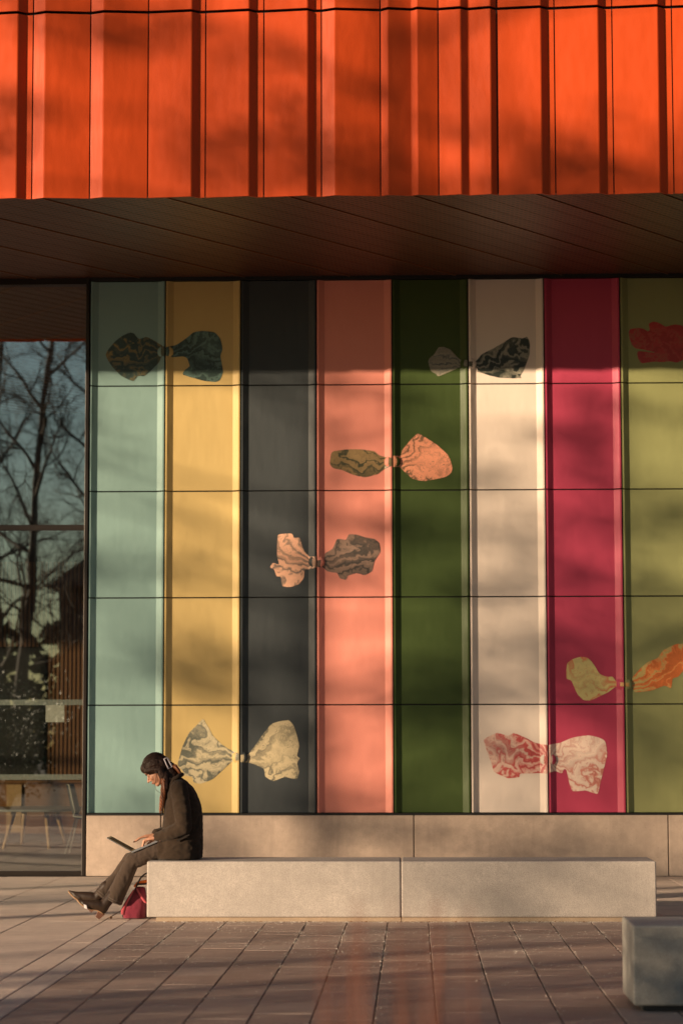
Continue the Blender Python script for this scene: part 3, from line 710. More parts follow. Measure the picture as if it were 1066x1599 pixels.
m, t, b = mat('dark_leather', (0.030, 0.017, 0.010), 0.42); bump(t, b, noise(t, pos(t), 90, 3), 0.15, 0.002); M_LEATH = m
M_SOLE, _, _ = mat('tan_sole', (0.33, 0.19, 0.10), 0.6)
M_HEEL, _, _ = mat('stacked_heel', (0.12, 0.05, 0.03), 0.5)
M_PINK, _, _ = mat('pale_clip', (0.66, 0.60, 0.62), 0.35)
M_LASH, _, _ = mat('lash_dark', (0.012, 0.008, 0.006), 0.6)
M_LIP, _, _ = mat('lips', (0.34, 0.11, 0.09), 0.45)

woman = empty('person', (wp(740, 757).x, YW, 0.479), 'woman in brown coat and flared trousers sitting on the bench with a laptop', 'person')
HP = rad(40)
HF = Vector((-math.cos(HP), 0, -math.sin(HP))); HU = Vector((-math.sin(HP), 0, math.cos(HP))); HL = Vector((0, 1, 0))
HM = Matrix((HF, HL, HU)).transposed()
HC = wp(603, 203, 0.0)
def hd(f, u, l=0.0): return HC + HF*f + HU*u + HL*l
mb = MB()
mb.ellipsoid(hd(-0.012, 0.018), 0.094, 0.074, 0.092, HM)
mb.ellipsoid(hd(0.032, -0.045), 0.056, 0.058, 0.072, HM)
mb.ellipsoid(hd(0.060, 0.035), 0.034, 0.055, 0.040, HM)
mb.ellipsoid(hd(0.064, -0.106), 0.021, 0.020, 0.019, HM)
mb.ellipsoid(hd(0.080, 0.012), 0.012, 0.040, 0.010, HM)
mb.capsule(hd(0.084, -0.006), 0.0075, hd(0.110, -0.042), 0.0105, 10)
mb.ellipsoid(hd(0.086, -0.071), 0.012, 0.020, 0.0075, HM, 12, 8)
mb.ellipsoid(hd(0.083, -0.083), 0.011, 0.018, 0.0075, HM, 12, 8)
for s in (-1, 1):
    mb.capsule(hd(-0.015, -0.060, 0.052*s), 0.018, hd(0.050, -0.106, 0.014*s), 0.019, 10)
    mb.ellipsoid(hd(0.094, -0.047, 0.010*s), 0.009, 0.008, 0.007, HM, 10, 8)
    mb.ellipsoid(hd(0.058, -0.038, 0.036*s), 0.024, 0.020, 0.024, HM)
    mb.ellipsoid(hd(0.072, -0.008, 0.030*s), 0.0125, 0.015, 0.010, HM, 12, 8)
    mb.ellipsoid(hd(-0.004, -0.022, 0.073*s), 0.018, 0.008, 0.030, HM, 12, 8)
mb.capsule(hd(-0.035, -0.06), 0.050, wp(738, 290), 0.054)
# torso, hips, limbs under the clothes
mb.ellipsoid(wp(758, 345), 0.085, 0.165, 0.075)
mb.capsule(wp(758, 380), 0.10, wp(775, 560), 0.10); mb.ellipsoid(wp(775, 670), 0.10, 0.16, 0.085)
def limb(pr): mb.chain([(wp(*p), r) for p, r in pr])
limb([((745, 330, -.16), .050), ((775, 560, -.235), .040), ((618, 624, -.125), .026)])
limb([((742, 330, .16), .050), ((745, 560, .225), .040), ((606, 606, .105), .026)])
limb([((760, 690, -.095), .078), ((600, 716, -.10), .050), ((462, 772, -.10), .048), ((372, 920, -.09), .042), ((322, 1000, -.09), .032)])
limb([((760, 690, .095), .078), ((600, 712, .095), .050), ((445, 764, .09), .046), ((352, 880, .07), .040), ((285, 965, .05), .032)])
# hands: palm fans out from the wrist to four knuckles, each finger a bent chain, thumb from the palm's side
def hand(wr, kn, mid, tip, th, sp, y0):
    w = wp(*wr)
    for i in range(4):
        o = (i-1.5)*sp
        ks = [6, 0, -1, 5][i]; ln = [0.88, 1.0, 0.96, 0.80][i]
        k = wp(kn[0]+ks*0.6, kn[1]+ks*0.3, kn[2]+o)
        m_ = wp(kn[0]+(mid[0]-kn[0])*ln, kn[1]+(mid[1]-kn[1])*ln, mid[2]+o*1.15)
        t_ = wp(kn[0]+(tip[0]-kn[0])*ln, tip[1]-(1-ln)*25, tip[2]+o*1.2)
        mb.capsule(w + Vector((0, o*0.5, 0)), 0.017, k, 0.0125, 10)
        mb.capsule(k, 0.0105, m_, 0.0090, 10); mb.capsule(m_, 0.0088, t_, 0.0068, 10)
    a, b_, c = [wp(*p) for p in th]
    mb.capsule(a, 0.014, b_, 0.0105, 10); mb.capsule(b_, 0.0098, c, 0.0075, 10)
hand((612, 624, -.125), (556, 634, -.11), (530, 645, -.105), (520, 683, -.10), ((592, 636, -.09), (566, 655, -.060), (545, 676, -.055)), 0.0205, 0)
hand((606, 607, .105), (540, 617, .095), (506, 628, .09), (470, 652, .085), ((588, 622, .07), (556, 640, .045), (532, 660, .040)), 0.0205, 0)
body = link('body', remesh(mb, 'body', 0.0042, 2), M_SKIN, woman)

# face details
for s in (-1, 1):
    build('eyelash', MB().tube([hd(0.0805, -0.014, 0.018*s), hd(0.0850, -0.017, 0.030*s), hd(0.0765, -0.015, 0.043*s)], [0.0012, 0.0022, 0.0012], 6), M_LASH, woman, True)
    build('eyebrow', MB().tube([hd(0.0935, 0.010, 0.014*s), hd(0.0905, 0.015, 0.028*s), hd(0.074, 0.012, 0.046*s)], [0.0022, 0.0030, 0.0012], 6), M_LASH, woman, True)
build('lips', MB().ellipsoid(hd(0.0895, -0.0715), 0.0105, 0.019, 0.0050, HM, 12, 8).ellipsoid(hd(0.0865, -0.082), 0.0095, 0.016, 0.0050, HM, 12, 8), M_LIP, woman, True)

# hair: cap swept back from the forehead, gathered under a clip, a long lock falling in front of the shoulder
mb = MB()
mb.ellipsoid(hd(-0.018, 0.034), 0.106, 0.086, 0.094, HM, 20, 14)
mb.ellipsoid(hd(0.052, 0.055), 0.048, 0.066, 0.046, HM)
mb.ellipsoid(hd(-0.062, 0.005), 0.070, 0.078, 0.080, HM)
for s in (-1, 1):
    mb.capsule(hd(0.058, 0.034, 0.050*s), 0.026, hd(0.006, 0.004, 0.066*s), 0.024, 12)
    mb.capsule(hd(0.006, 0.004, 0.066*s), 0.024, hd(-0.030, -0.030, 0.064*s), 0.030, 12)
    mb.capsule(hd(-0.030, -0.030, 0.064*s), 0.030, wp(672, 300, 0.060*s), 0.030, 12)
mb.capsule(wp(690, 195), 0.050, wp(712, 255), 0.052)
mb.capsule(wp(665, 235, -0.055), 0.028, wp(668, 320, -0.085), 0.026)
hair = link('hair', remesh(mb, 'hair', 0.005, 3, 0.0034, 55, 3, (0.45, 2.4, 0.6)), M_HAIR, woman)
mb = MB()
r2 = random.Random(5)
def rope(path, rads, strands, turns, rs):
    P = [Vector(p) for p in path]; n = 26
    def pt(t):
        f = t*(len(P)-1); i = min(int(f), len(P)-2); q = f-i
        return P[i].lerp(P[i+1], q), rads[i]*(1-q)+rads[i+1]*q
    for k in range(strands):
        pts_, rr = [], []
        for j in range(n):
            t = j/(n-1); c, R = pt(t); a = 2*math.pi*(k/strands + turns*t) + 0.5*math.sin(7*t+k)
            pts_.append(c + Vector((math.cos(a)*R, math.sin(a)*R, 0)) + Vector((0.003*math.sin(23*t+k*2), 0, 0))); rr.append(rs*(0.75+0.35*math.sin(18*t+k))*(1.0 if t < 0.9 else (1-t)*10*0.7+0.3))
        mb.tube(pts_, rr, 7)
rope([wp(655, 262, -0.085), wp(652, 330, -0.10), wp(645, 400, -0.105), wp(636, 475, -0.10)], [0.016, 0.015, 0.014, 0.010], 6, 2.2, 0.0085)
rope([wp(648, 320, -0.075), wp(640, 380, -0.09), wp(634, 430, -0.09)], [0.010, 0.010, 0.006], 4, 1.5, 0.006)
build('long_lock', mb, M_AUB_LIT, woman, True, label='reddish brown twisted lock of hair falling over the chest')
mb = MB()
for k in range(16):
    o = (k-7.5)/7.5
    mb.tube([wp(694, 178, 0.03*o), wp(722+6*abs(o), 188+r2.uniform(-8, 8), 0.05*o), wp(748, 214+r2.uniform(-8, 8), 0.06*o), wp(768+r2.uniform(-8, 6), 246, 0.055*o)], [0.006, 0.012, 0.011, 0.005], 7)
build('hair_tail', mb, M_AUB_LIT, woman, True)  # orange sunlight on the tail is put into its auburn colour
mb = MB()
for k in range(46):          # loose strands over the cap
    l = r2.uniform(-0.075, 0.075); s_ = 1 if l > 0 else -1
    base = []
    for j in range(7):
        a = rad(25 + j*22 + r2.uniform(-3, 3)); lat = l*(0.55+0.45*math.sin(min(math.pi/2, a)))
        q = math.sqrt(max(0.05, 1-(lat/0.088)**2))
        base.append(hd(-0.018+0.107*q*math.cos(a), 0.034+0.095*q*math.sin(a), lat))
    mb.tube(base, [0.001, 0.003, 0.0035, 0.0035, 0.0035, 0.003, 0.002], 5)
build('hair_strand', mb, M_HAIR, woman, True)
# claw clip: pale rectangular frame with teeth
mb = MB()
cA, cB, cC, cD = wp(655, 140, -0.062), wp(674, 132, -0.048), wp(705, 190, -0.048), wp(682, 200, -0.066)
mb.tube([cA, cB, cC, cD, cA], 0.0052, 6)
for k in range(4):
    q = cB.lerp(cC, (k+0.5)/4); mb.tube([q, q + Vector((0.016, 0.012, -0.006))], [0.0045, 0.003], 6)
build('hair_clip', mb, M_PINK, woman, True)

# coat
def hring(v, uf, ub, hl, n=40, e=2.5, dy=0.0):
    a, b_ = wp(uf, v, dy), wp(ub, v, dy); cx_, rx = (a.x+b_.x)/2, abs(b_.x-a.x)/2
    return [(cx_ + rx*math.copysign(abs(math.cos(q))**(2/e), math.cos(q)), YW+dy + hl*math.copysign(abs(math.sin(q))**(2/e), math.sin(q)), a.z) for q in [2*math.pi*i/n for i in range(n)]]
mb = MB()
mb.loft([hring(*r) for r in ((252, 706, 752, .060), (280, 696, 794, .115), (318, 690, 832, .165), (370, 674, 862, .188), (430, 662, 881, .195), (500, 655, 890, .195), (560, 650, 892, .198),
        (620, 642, 892, .205), (680, 630, 891, .220), (725, 617, 890, .230), (752, 612, 887, .232))])
def seg(pr): mb.chain([(wp(*p), r) for p, r in pr])
seg([((748, 322, -.155), .070), ((768, 450, -.205), .068), ((778, 560, -.225), .062), ((700, 600, -.185), .055), ((622, 622, -.13), .042)])
seg([((745, 325, .155), .070), ((750, 450, .205), .066), ((752, 560, .220), .060), ((690, 590, .175), .052), ((610, 603, .11), .041)])
# coat skirt over the thighs
mb.capsule(wp(760, 690, -.10), 0.088, wp(650, 706, -.105), 0.080); mb.capsule(wp(760, 690, .10), 0.088, wp(650, 704, .10), 0.078)
coat_me = remesh(mb, 'coat', 0.0075, 4, 0.0055, 11, 2, (1, 1, 1.8))
for v in coat_me.vertices:
    v.co.z = max(v.co.z, 0.481)
coat = link('coat', coat_me, M_COAT, woman)
mb = MB()
mb.chain([(wp(688, 318, -.075), .012), (wp(712, 276, -.095), .017), (wp(745, 247, -.085), .019), (wp(766, 236, -.03), .019), (wp(766, 236, .03), .019), (wp(745, 247, .085), .019), (wp(712, 276, .095), .017), (wp(688, 318, .075), .012)], 10)
mb.chain([(wp(690, 312, -.08), .014), (wp(672, 368, -.075), .020), (wp(657, 440, -.05), .010)], 10)
link('collar', remesh(mb, 'collar', 0.006, 3), M_COAT, coat)
build('pocket_flap', MB().hull_box([wp(737, 650, -.236), wp(812, 612, -.236), wp(812, 612, -.226), wp(737, 650, -.226), wp(735, 640, -.239), wp(812, 600, -.239), wp(812, 600, -.226), wp(735, 640, -.226)]), M_LASH, coat)
for k in range(3): build('cuff_button', MB().ellipsoid(wp(632+k*9, 646-k*4, -.170), 0.006, 0.004, 0.006, None, 10, 6), M_HEEL, coat, True)

# flared trousers
mb = MB()
def leg(pr, flare):
    mb.chain([(wp(*p), r) for p, r in pr]); P = [(wp(*p), r) for p, r in flare]; mb.tube([p for p, r in P], [r for p, r in P], 24, 0.86)
leg([((745, 692, -.10), .084), ((600, 712, -.105), .066), ((464, 770, -.10), .066)], [((468, 760, -.10), .060), ((436, 820, -.098), .072), ((402, 895, -.094), .078), ((372, 955, -.090), .081), ((342, 1017, -.086), .086)])
leg([((745, 692, .10), .084), ((600, 708, .10), .064), ((444, 764, .09), .060)], [((446, 756, .09), .055), ((415, 800, .085), .058), ((372, 862, .075), .056), ((326, 918, .060), .066), ((270, 992, .045), .076)])
tm = remesh(mb, 'trousers', 0.0065, 3, 0.0045, 14, 9, (1.3, 1, 0.8))
for v in tm.vertices:
    if v.co.x > -2.142 and v.co.z < 0.4805: v.co.z = 0.4805
trou = link('trousers', tm, M_TROU, woman)
def hemring(c, d, r, sq, name):
    c, d = Vector(c), Vector(d).normalized(); P = []
    a = Vector((0, 1, 0)); a = (a - d*a.dot(d)).normalized(); b_ = d.cross(a)
    mb = MB()
    for off, rr in ((-0.006, r*1.012), (-0.024, r*1.006)):
        mb.tube([c + d*off + a*math.cos(q)*rr + b_*math.sin(q)*rr*sq for q in [2*math.pi*i/28 for i in range(29)]], 0.0028, 5)
    return build(name, mb, M_HEM, trou, True)
hemring(wp(342, 1017, -.086), wp(342, 1017, -.086)-wp(372, 955, -.090), 0.086, 0.86, 'hem'); hemring(wp(270, 992, .045), wp(270, 992, .045)-wp(326, 918, .060), 0.076, 0.86, 'hem')
sp = [wp(446, 738, -.165), wp(400, 800, -.168), wp(352, 880, -.164), wp(310, 955, -.158), wp(290, 985, -.155)]
# boots
def boot(O, dy, sc, yaw):
    ang = rad(38)
    S = Vector((-math.cos(ang)*math.cos(yaw), -math.sin(yaw)*math.cos(ang), math.sin(ang))).normalized()
    L = Vector((0, 0, 1)).cross(S).normalized(); N = S.cross(L)
    if N.z < 0: N = -N
    o = wp(O[0], O[1], dy)
    P = lambda s, n_, l=0.0: o + (S*s + N*n_ + L*l)*sc
    mb = MB()
    mb.chain([(P(.040, .25), .050*sc), (P(.040, .17), .050*sc), (P(.042, .11), .050*sc), (P(.085, .094), .050*sc), (P(.135, .066), .044*sc), (P(.190, .040), .031*sc), (P(.238, .027), .018*sc), (P(.268, .022), .009*sc)])
    mb.capsule(P(.026, .115), .042*sc, P(.018, .090), .034*sc)
    for s in (-1, 1): mb.capsule(P(.16, .034, .018*s), .024*sc, P(.205, .026, .014*s), .019*sc)
    me = remesh(mb, 'boot', 0.0055, 3)
    bt = link('boot', me, M_LEATH, woman)
    # sole follows the arch, stacked heel under it
    prof_ = [(-.012, .058, .028), (.03, .056, .031), (.07, .047, .026), (.11, .022, .028), (.155, .006, .040), (.20, .003, .038), (.245, .006, .022), (.274, .014, .008)]
    top = [[P(s, n_+.010, w), P(s, n_+.010, -w), P(s, n_, -w*0.96), P(s, n_, w*0.96)] for s, n_, w in prof_]
    build('sole', MB().loft(top), M_SOLE, bt, True)
    hb = lambda s0, s1, n_, w: [P(s0, n_, w), P(s1, n_, w*0.9), P(s1, n_, -w*0.9), P(s0, n_, -w)]
    build('heel', MB().loft([hb(.000, .038, 0.0, .022), hb(-.006, .046, .030, .024), hb(-.010, .056, .057, .028)]), M_HEEL, bt)
    return bt
nb = boot((254, 1130), -.14, 0.88, rad(14))
fb = boot((210, 1086), .03, 0.94, rad(4))
link_patch = build('boot_patch', MB().hull_box([wp(165, 1062, -.205), wp(184, 1068, -.205), wp(184, 1068, -.18), wp(165, 1062, -.18), wp(160, 1036, -.205), wp(178, 1042, -.205), wp(178, 1042, -.18), wp(160, 1036, -.18)]), M_PINK, nb, bevel=0.003)

# laptop on her thighs, earphones
M_ALU, _, _ = mat('laptop_aluminium', (0.42, 0.43, 0.44), 0.32, 0.8); M_KEY, _, _ = mat('black_keys', (0.015, 0.015, 0.017), 0.5)
m, t, b = mat('laptop_screen', (0.02, 0.022, 0.026), 0.5, spec=0.2); M_SCREEN = m
A, H_, T = wp(630, 645, -.155), wp(457, 719, -.155), wp(297, 631, -.155)
lap = empty('laptop', (H_.x, YW, H_.z), 'open thin silver laptop lying on the lap of the woman', 'laptop')
wid = 0.31
def slab(a, b_, th, y0, y1, off=0.0):
    d = (b_-a).normalized(); nrm = Vector((-d.z, 0, d.x)); nrm = nrm if nrm.z > 0 else -nrm
    c = lambda p, y, k: Vector((p.x, y, p.z)) + nrm*(k+off)
    return [c(a, y0, 0), c(b_, y0, 0), c(b_, y1, 0), c(a, y1, 0), c(a, y0, th), c(b_, y0, th), c(b_, y1, th), c(a, y1, th)]
yA, yB = YW-.155, YW+.155
base_ = build('base', MB().hull_box(slab(A, H_, 0.015, yA, yB, -0.004)), M_ALU, lap, bevel=0.004)
lid = build('lid', MB().hull_box(slab(H_, T, 0.007, yA, yB, 0.003)), M_ALU, lap, bevel=0.0025)
build('screen', MB().hull_box(slab(H_.lerp(T, .09), H_.lerp(T, .93), 0.0008, yA+.055, yB-.018, 0.0102)), M_SCREEN, lid)
for r in range(5):
    f0 = 0.42+r*0.098
    for c in range(12):
        y_ = yA+0.022+c*0.0222
        build('key', MB().hull_box(slab(A.lerp(H_, f0), A.lerp(H_, f0+0.080), 0.0015, y_, y_+0.0185, 0.0111)), M_KEY, base_)
build('trackpad', MB().hull_box(slab(A.lerp(H_, .07), A.lerp(H_, .36), 0.0008, YW-.06, YW+.06, 0.0111)), M_ALU, base_)
M_WIRE, _, _ = mat('white_wire', (0.45, 0.38, 0.32), 0.5)
ep = empty('earphones', hd(-0.004, -0.03, -0.085), 'thin earphone wire hanging from the ear of the woman', 'earphones')
build('earbud', MB().ellipsoid(hd(0.002, -0.030, -0.086), 0.009, 0.007, 0.009, None, 10, 8), M_LASH, ep, True)
build('wire', MB().tube([hd(0.002, -0.036, -0.090), wp(606, 262, -.10), wp(600, 300, -.10), wp(606, 330, -.10), wp(622, 344, -.11), wp(640, 352, -.125), wp(648, 400, -.13), wp(642, 470, -.13), wp(638, 520, -.12), wp(640, 560, -.11)], 0.0019, 5), M_LASH, ep, True)

# bag on the ground behind her legs, against the bench end
M_BAG = fabric('crimson_canvas', (0.17, 0.015, 0.034), 120); M_BAGTRIM = fabric('pink_canvas', (0.44, 0.07, 0.09), 120); M_ORC, _, _ = mat('orange_lining', (0.75, 0.17, 0.02), 0.7)
bag = empty('tote_bag', (wp(480, 1100, .03).x, YW+.03, 0), 'crimson canvas tote bag with orange lining slumped against the bench end', 'bag')
mb = MB(); gz = 0.003
def bring(v, u0, u1, hd_):
    r = hring(v, u0, u1, hd_, 28, 3.0, .03); return r
rg = [bring(v, u0, u1, h) for v, u0, u1, h in ((1112, 414, 540, .10), (1106, 404, 545, .125), (1080, 401, 546, .130), (1040, 416, 546, .118), (1000, 440, 546, .095), (965, 460, 545, .070), (935, 474, 540, .045), (922, 480, 534, .030))]
zmin = min(p[2] for p in rg[0]); rg = [[(x, y, z-zmin+gz) for x, y, z in r] for r in rg]
mb.loft(rg)
bm_ = remesh(mb, 'bag_body', 0.006, 3, 0.004, 14, 4, (1, 1, 0.7))
for v in bm_.vertices: v.co.z = max(v.co.z, 0.002); v.co.x = min(v.co.x, -2.146)
link('bag_body', bm_, M_BAG, bag)
build('side_gusset', MB().tube([wp(404, 1100, -.075), wp(402, 1078, -.075), wp(418, 1035, -.06), wp(446, 985, -.04), wp(468, 950, -.02)], [0.016, 0.018, 0.013, 0.008, 0.005], 8), M_BAGTRIM, bag, True)
build('front_fold', MB().tube([wp(486, 940, -.03), wp(510, 985, -.045), wp(538, 1022, -.06), wp(552, 1030, -.06)], [0.006, 0.010, 0.009, 0.006], 8), M_BAGTRIM, bag, True)
build('lining', MB().loft([[wp(u, v+k, d) for u, v in ((469, 924), (488, 902), (520, 892), (556, 888), (556, 905), (520, 910), (492, 922), (474, 934))] for d, k in ((-.03, 0), (.05, -4))]), M_ORC, bag)
build('handle', MB().tube([wp(484, 930, -.035), wp(496, 904, -.04), wp(512, 874, -.04), wp(535, 852, -.04), wp(556, 842, -.04)], 0.0065, 8), M_LASH, bag, True)
build('handle', MB().tube([wp(482, 922, .0), wp(500, 913, -.04), wp(530, 912, -.04), wp(556, 909, -.04)], 0.0075, 8), M_LASH, bag, True)

# ------------------------------------------------------------------ what stands behind the camera: it shades the plaza and shows in the glass
m, t, b = mat('bark', (0.055, 0.042, 0.033), 0.9); lk(t, mixc(t, noise(t, pos(t, (8, 8, 2)), 3, 5), (0.035, 0.026, 0.02), (0.09, 0.07, 0.055)), b.inputs['Base Color']); M_BARK = m
M_TWIG, _, _ = mat('twig_bark', (0.05, 0.034, 0.026), 0.9)
m, t, b = mat('evergreen_leaf', (0.035, 0.055, 0.018), 0.5)
oi = t.nodes.new('ShaderNodeNewGeometry'); lk(t, mixc(t, oi.outputs['Random Per Island'], (0.022, 0.038, 0.012), (0.06, 0.085, 0.026)), b.inputs['Base Color']); M_LEAF = m
def grow_tree(seed, height, clear, lean=0.04, spread=1.0, levels=4):
    r = random.Random(seed); trunk, crown = MB(), MB()
    def branch(p, d, length, rad0, lvl):
        n = 5 if lvl < 2 else (4 if lvl < 4 else 3); pts_, rr = [p.copy()], [rad0]; q = p.copy(); dd = d.copy()
        wob = 0.10 + 0.06*lvl; side = []
        for i in range(n):
            dd = (dd + Vector((r.gauss(0, wob), r.gauss(0, wob), r.gauss(0, wob*0.7) + (0.05 if lvl else 0.0)))).normalized()
            q = q + dd*(length/n); pts_.append(q.copy()); rr.append(rad0*(1-0.78*(i+1)/n)); side.append((q.copy(), dd.copy(), rr[-1]))
        mb = trunk if lvl < 2 else crown
        mb.tube(pts_, rr, 9 if lvl == 0 else (6 if lvl == 1 else 3))
        if lvl >= levels: return
        k = [13, 8, 6, 4, 3][lvl]
        for j in range(k):
            f = (clear + (1-clear)*(j+r.random()*0.6)/k) if lvl == 0 else 0.22+0.78*(j+r.random()*0.7)/k
            f = min(f, 0.99); x_ = f*n; i = min(int(x_), n-1); u = x_-i
            bp = pts_[i].lerp(pts_[i+1], u); br = (rr[i]*(1-u)+rr[i+1]*u)
            ax = (pts_[i+1]-pts_[i]).normalized()
            ph = r.random()*6.283 + j*2.4
            o = ax.orthogonal().normalized(); o = Matrix.Rotation(ph, 3, ax) @ o
            an = rad(r.uniform(42, 70)) if lvl == 0 else rad(r.uniform(28, 62))
            nd_ = (ax*math.cos(an) + o*math.sin(an)).normalized()
            ll = (height*0.34*spread*(1.15-0.75*(f-clear)/(1-clear)) if lvl == 0 else length*r.uniform(0.42, 0.66)*(1.1-0.4*f))
            branch(bp, nd_, ll, max(0.0035, min(br*0.72, (0.058, 0.030, 0.016, 0.008, 0.0045)[lvl]*height/13)), lvl+1)
    branch(Vector((0, 0, -0.1)), Vector((r.gauss(0, lean), r.gauss(0, lean), 1)).normalized(), height, 0.19*height/13, 0)
    return trunk.mesh('trunk', True), crown.mesh('crown', True)
KINDS = [grow_tree(3, 14.5, 0.26), grow_tree(8, 12.5, 0.30, 0.05, 1.1), grow_tree(21, 16.0, 0.22, 0.03, 0.9), grow_tree(21, 15.0, 0.22, 0.03, 0.9, 5)]
_c, _s = math.cos(SUN_AZ), math.sin(SUN_AZ)
def pine_crown(seed, h):
    r = random.Random(seed); trunk, fol = MB(), MB()
    P = [Vector((0.12*math.sin(i*0.9), 0.10*math.cos(i*1.3)-0.10, h*i/9-0.1)) for i in range(10)]
    trunk.tube(P, [0.17-0.016*i for i in range(10)], 9)
    for k in range(46):
        f = 0.34+0.64*(k+r.random())/46; x_ = f*9; i = min(int(x_), 8); c0 = P[i].lerp(P[i+1], x_-i)
        a = r.random()*6.283; reach = r.uniform(0.5, 1.0)*3.4*(1-0.55*abs(f-0.6)/0.4)
        c1 = c0 + Vector((math.cos(a)*reach, math.sin(a)*reach, r.uniform(-0.1, 0.9)))
        trunk.tube([c0, c0.lerp(c1, .5)+Vector((0, 0, .12)), c1], [0.04, 0.028, 0.010], 5)
        for q in range(2 if r.random() < 0.6 else 1):
            cc = c1 + Vector((r.gauss(0, .45), r.gauss(0, .45), r.gauss(0, .2))); R = r.uniform(0.28, 0.55)
            for _ in range(48):
                p = cc + Vector((r.gauss(0, R*.55), r.gauss(0, R*.55), r.gauss(0, R*.32)))
                u = Vector((r.gauss(0, 1), r.gauss(0, 1), r.gauss(.3, .8))).normalized(); w_ = u.orthogonal().normalized(); L = r.uniform(.10, .20)
                fol.add([p-u*L*.5, p+w_*L*.30, p+u*L*.5, p-w_*L*.30], [(0, 1, 2, 3)])
    return trunk.mesh('trunk', True), fol.mesh('crown')
KINDS.append(pine_crown(41, 15.0)); KINDS.append(pine_crown(43, 14.0))
def st(s, t_): return (s*_c - t_*_s, 26 - s*_s - t_*_c)     # s across the sun's direction, t towards the sun
tree_spots = [  # kind, x, y, scale, turn, label
 (4, *st(-0.7, 37), 0.98, 0.3, 'pine far left whose clumps dapple the enamel wall'),
 (5, *st(3.1, 33), 1.12, 2.0, 'pine far left shading the orange storey'),
 (0, *st(-0.6, 60), 1.2, 3.9, 'bare tree farthest left in line with the enamel wall'),
 (1, *st(6.4, 46), 1.0, 5.0, 'bare tree left of the plaza shading the bench'),
 (1, *st(10.4, 40), 1.0, 1.0, 'bare tree left of the plaza shading the red paving'),
 (3, -11.6, -19.0, 0.98, 0.7, 'tall bare tree mirrored at the left edge of the glass'),
 (3, -9.9, -27.0, 1.02, 3.3, 'broad bare tree mirrored in the middle of the glass'),
 (3, -14.8, -33.0, 1.1, 1.9, 'bare tree mirrored low behind the others in the glass'),
]
for k, x, y, s, rz, label in tree_spots:
    e = empty('bare_tree' if k < 4 else 'pine_tree', (x, y, -0.075), label, 'tree', 'bare trees around the plaza' if k < 4 else 'pines far left')
    for nm, me, mm in (('trunk', KINDS[k][0], M_BARK), ('crown', KINDS[k][1], M_TWIG if k < 4 else M_LEAF)):
        if not me.materials: me.materials.append(mm)
        o = bpy.data.objects.new(nm, me); COL.objects.link(o); o.parent = e
    e.rotation_euler.z = rz; e.scale = (s, s, s)

# dark brick house mirrored in the glass
M_BRICK, t, b = mat('dark_brick', (0.12, 0.06, 0.04), 0.85)
bt = nd(t, 'ShaderNodeTexBrick', i_Scale=4.0); lk(t, pos(t, (1, 1, 1), (rad(90), 0, 0)), bt.inputs['Vector'])
bt.inputs['Color1'].default_value = (0.13, 0.06, 0.04, 1); bt.inputs['Color2'].default_value = (0.09, 0.045, 0.03, 1); bt.inputs['Mortar'].default_value = (0.10, 0.08, 0.07, 1); lk(t, bt.outputs[0], b.inputs['Base Color'])
M_ROOF, _, _ = mat('brown_tiles', (0.09, 0.05, 0.035), 0.8); M_WHITEF, _, _ = mat('white_window_frame', (0.7, 0.7, 0.68), 0.5); M_DGLASS, _, _ = mat('dark_window_glass', (0.02, 0.025, 0.03), 0.05)
hs = empty('brick_house', (-6, -46, -0.07), 'dark brick house with brown pitched roof mirrored in the glass', 'house')
x0, x1, y0, y1 = -14.2, 2.0, -52.0, -44.0
build('wall', MB().box(x0, x1, y0, y1, -0.07, 7.6), M_BRICK, hs)
rf = build('roof', MB().add([(x0-.5, y0-.5, 7.601), (x1+.5, y0-.5, 7.601), (x1+.5, y1+.5, 7.601), (x0-.5, y1+.5, 7.601), (x0+2.8, (y0+y1)/2, 10.6), (x1-2.8, (y0+y1)/2, 10.6)], [(0,3,2,1), (3,2,5,4), (0,4,5,1), (0,3,4), (1,5,2)]), M_ROOF, hs)
build('chimney', MB().box(-8.2, -7.3, -47.6, -46.7, 9.0, 11.6), M_BRICK, rf, bevel=0.04)
for i in range(5):
    for z in (1.0, 4.4):
        xx = x0+1.3+i*3.1
        f = build('window', MB().box(xx, xx+1.5, y1+0.001, y1+0.07, z, z+1.7), M_WHITEF, hs)
        build('pane', MB().box(xx+.1, xx+1.4, y1+0.071, y1+0.08, z+.1, z+1.6), M_DGLASS, f)

# belt of far trees closing the view behind the camera
r5 = random.Random(17); mb = MB()
for _ in range(26000):
    x = r5.uniform(-130, 120); yb = -58 - 0.0015*(x+10)**2*0 + r5.gauss(0, 1.6)
    top = 6.6 + 1.5*mnoise.noise(Vector((x*0.11, 0, 0))) + 0.9*mnoise.noise(Vector((x*0.5, 3, 0)))
    z = top*(r5.random()**1.1); p = Vector((x, yb, z)); L = r5.uniform(0.35, 0.95)
    u = Vector((r5.gauss(0, 1), r5.gauss(0, .5), r5.gauss(0, .8))).normalized(); w_ = u.cross(Vector((r5.gauss(0, .4), 1, r5.gauss(0, .4)))).normalized()
    mb.add([p-u*L*.6, p-w_*L*.32, p+u*L*.6, p+w_*L*.32], [(0, 1, 2, 3)])
M_FAR, _, _ = mat('far_foliage', (0.035, 0.032, 0.020), 0.9)
tag(build('far_wood', mb, M_FAR), 'dark belt of far trees mirrored low in the glass', 'wood', kind='stuff')

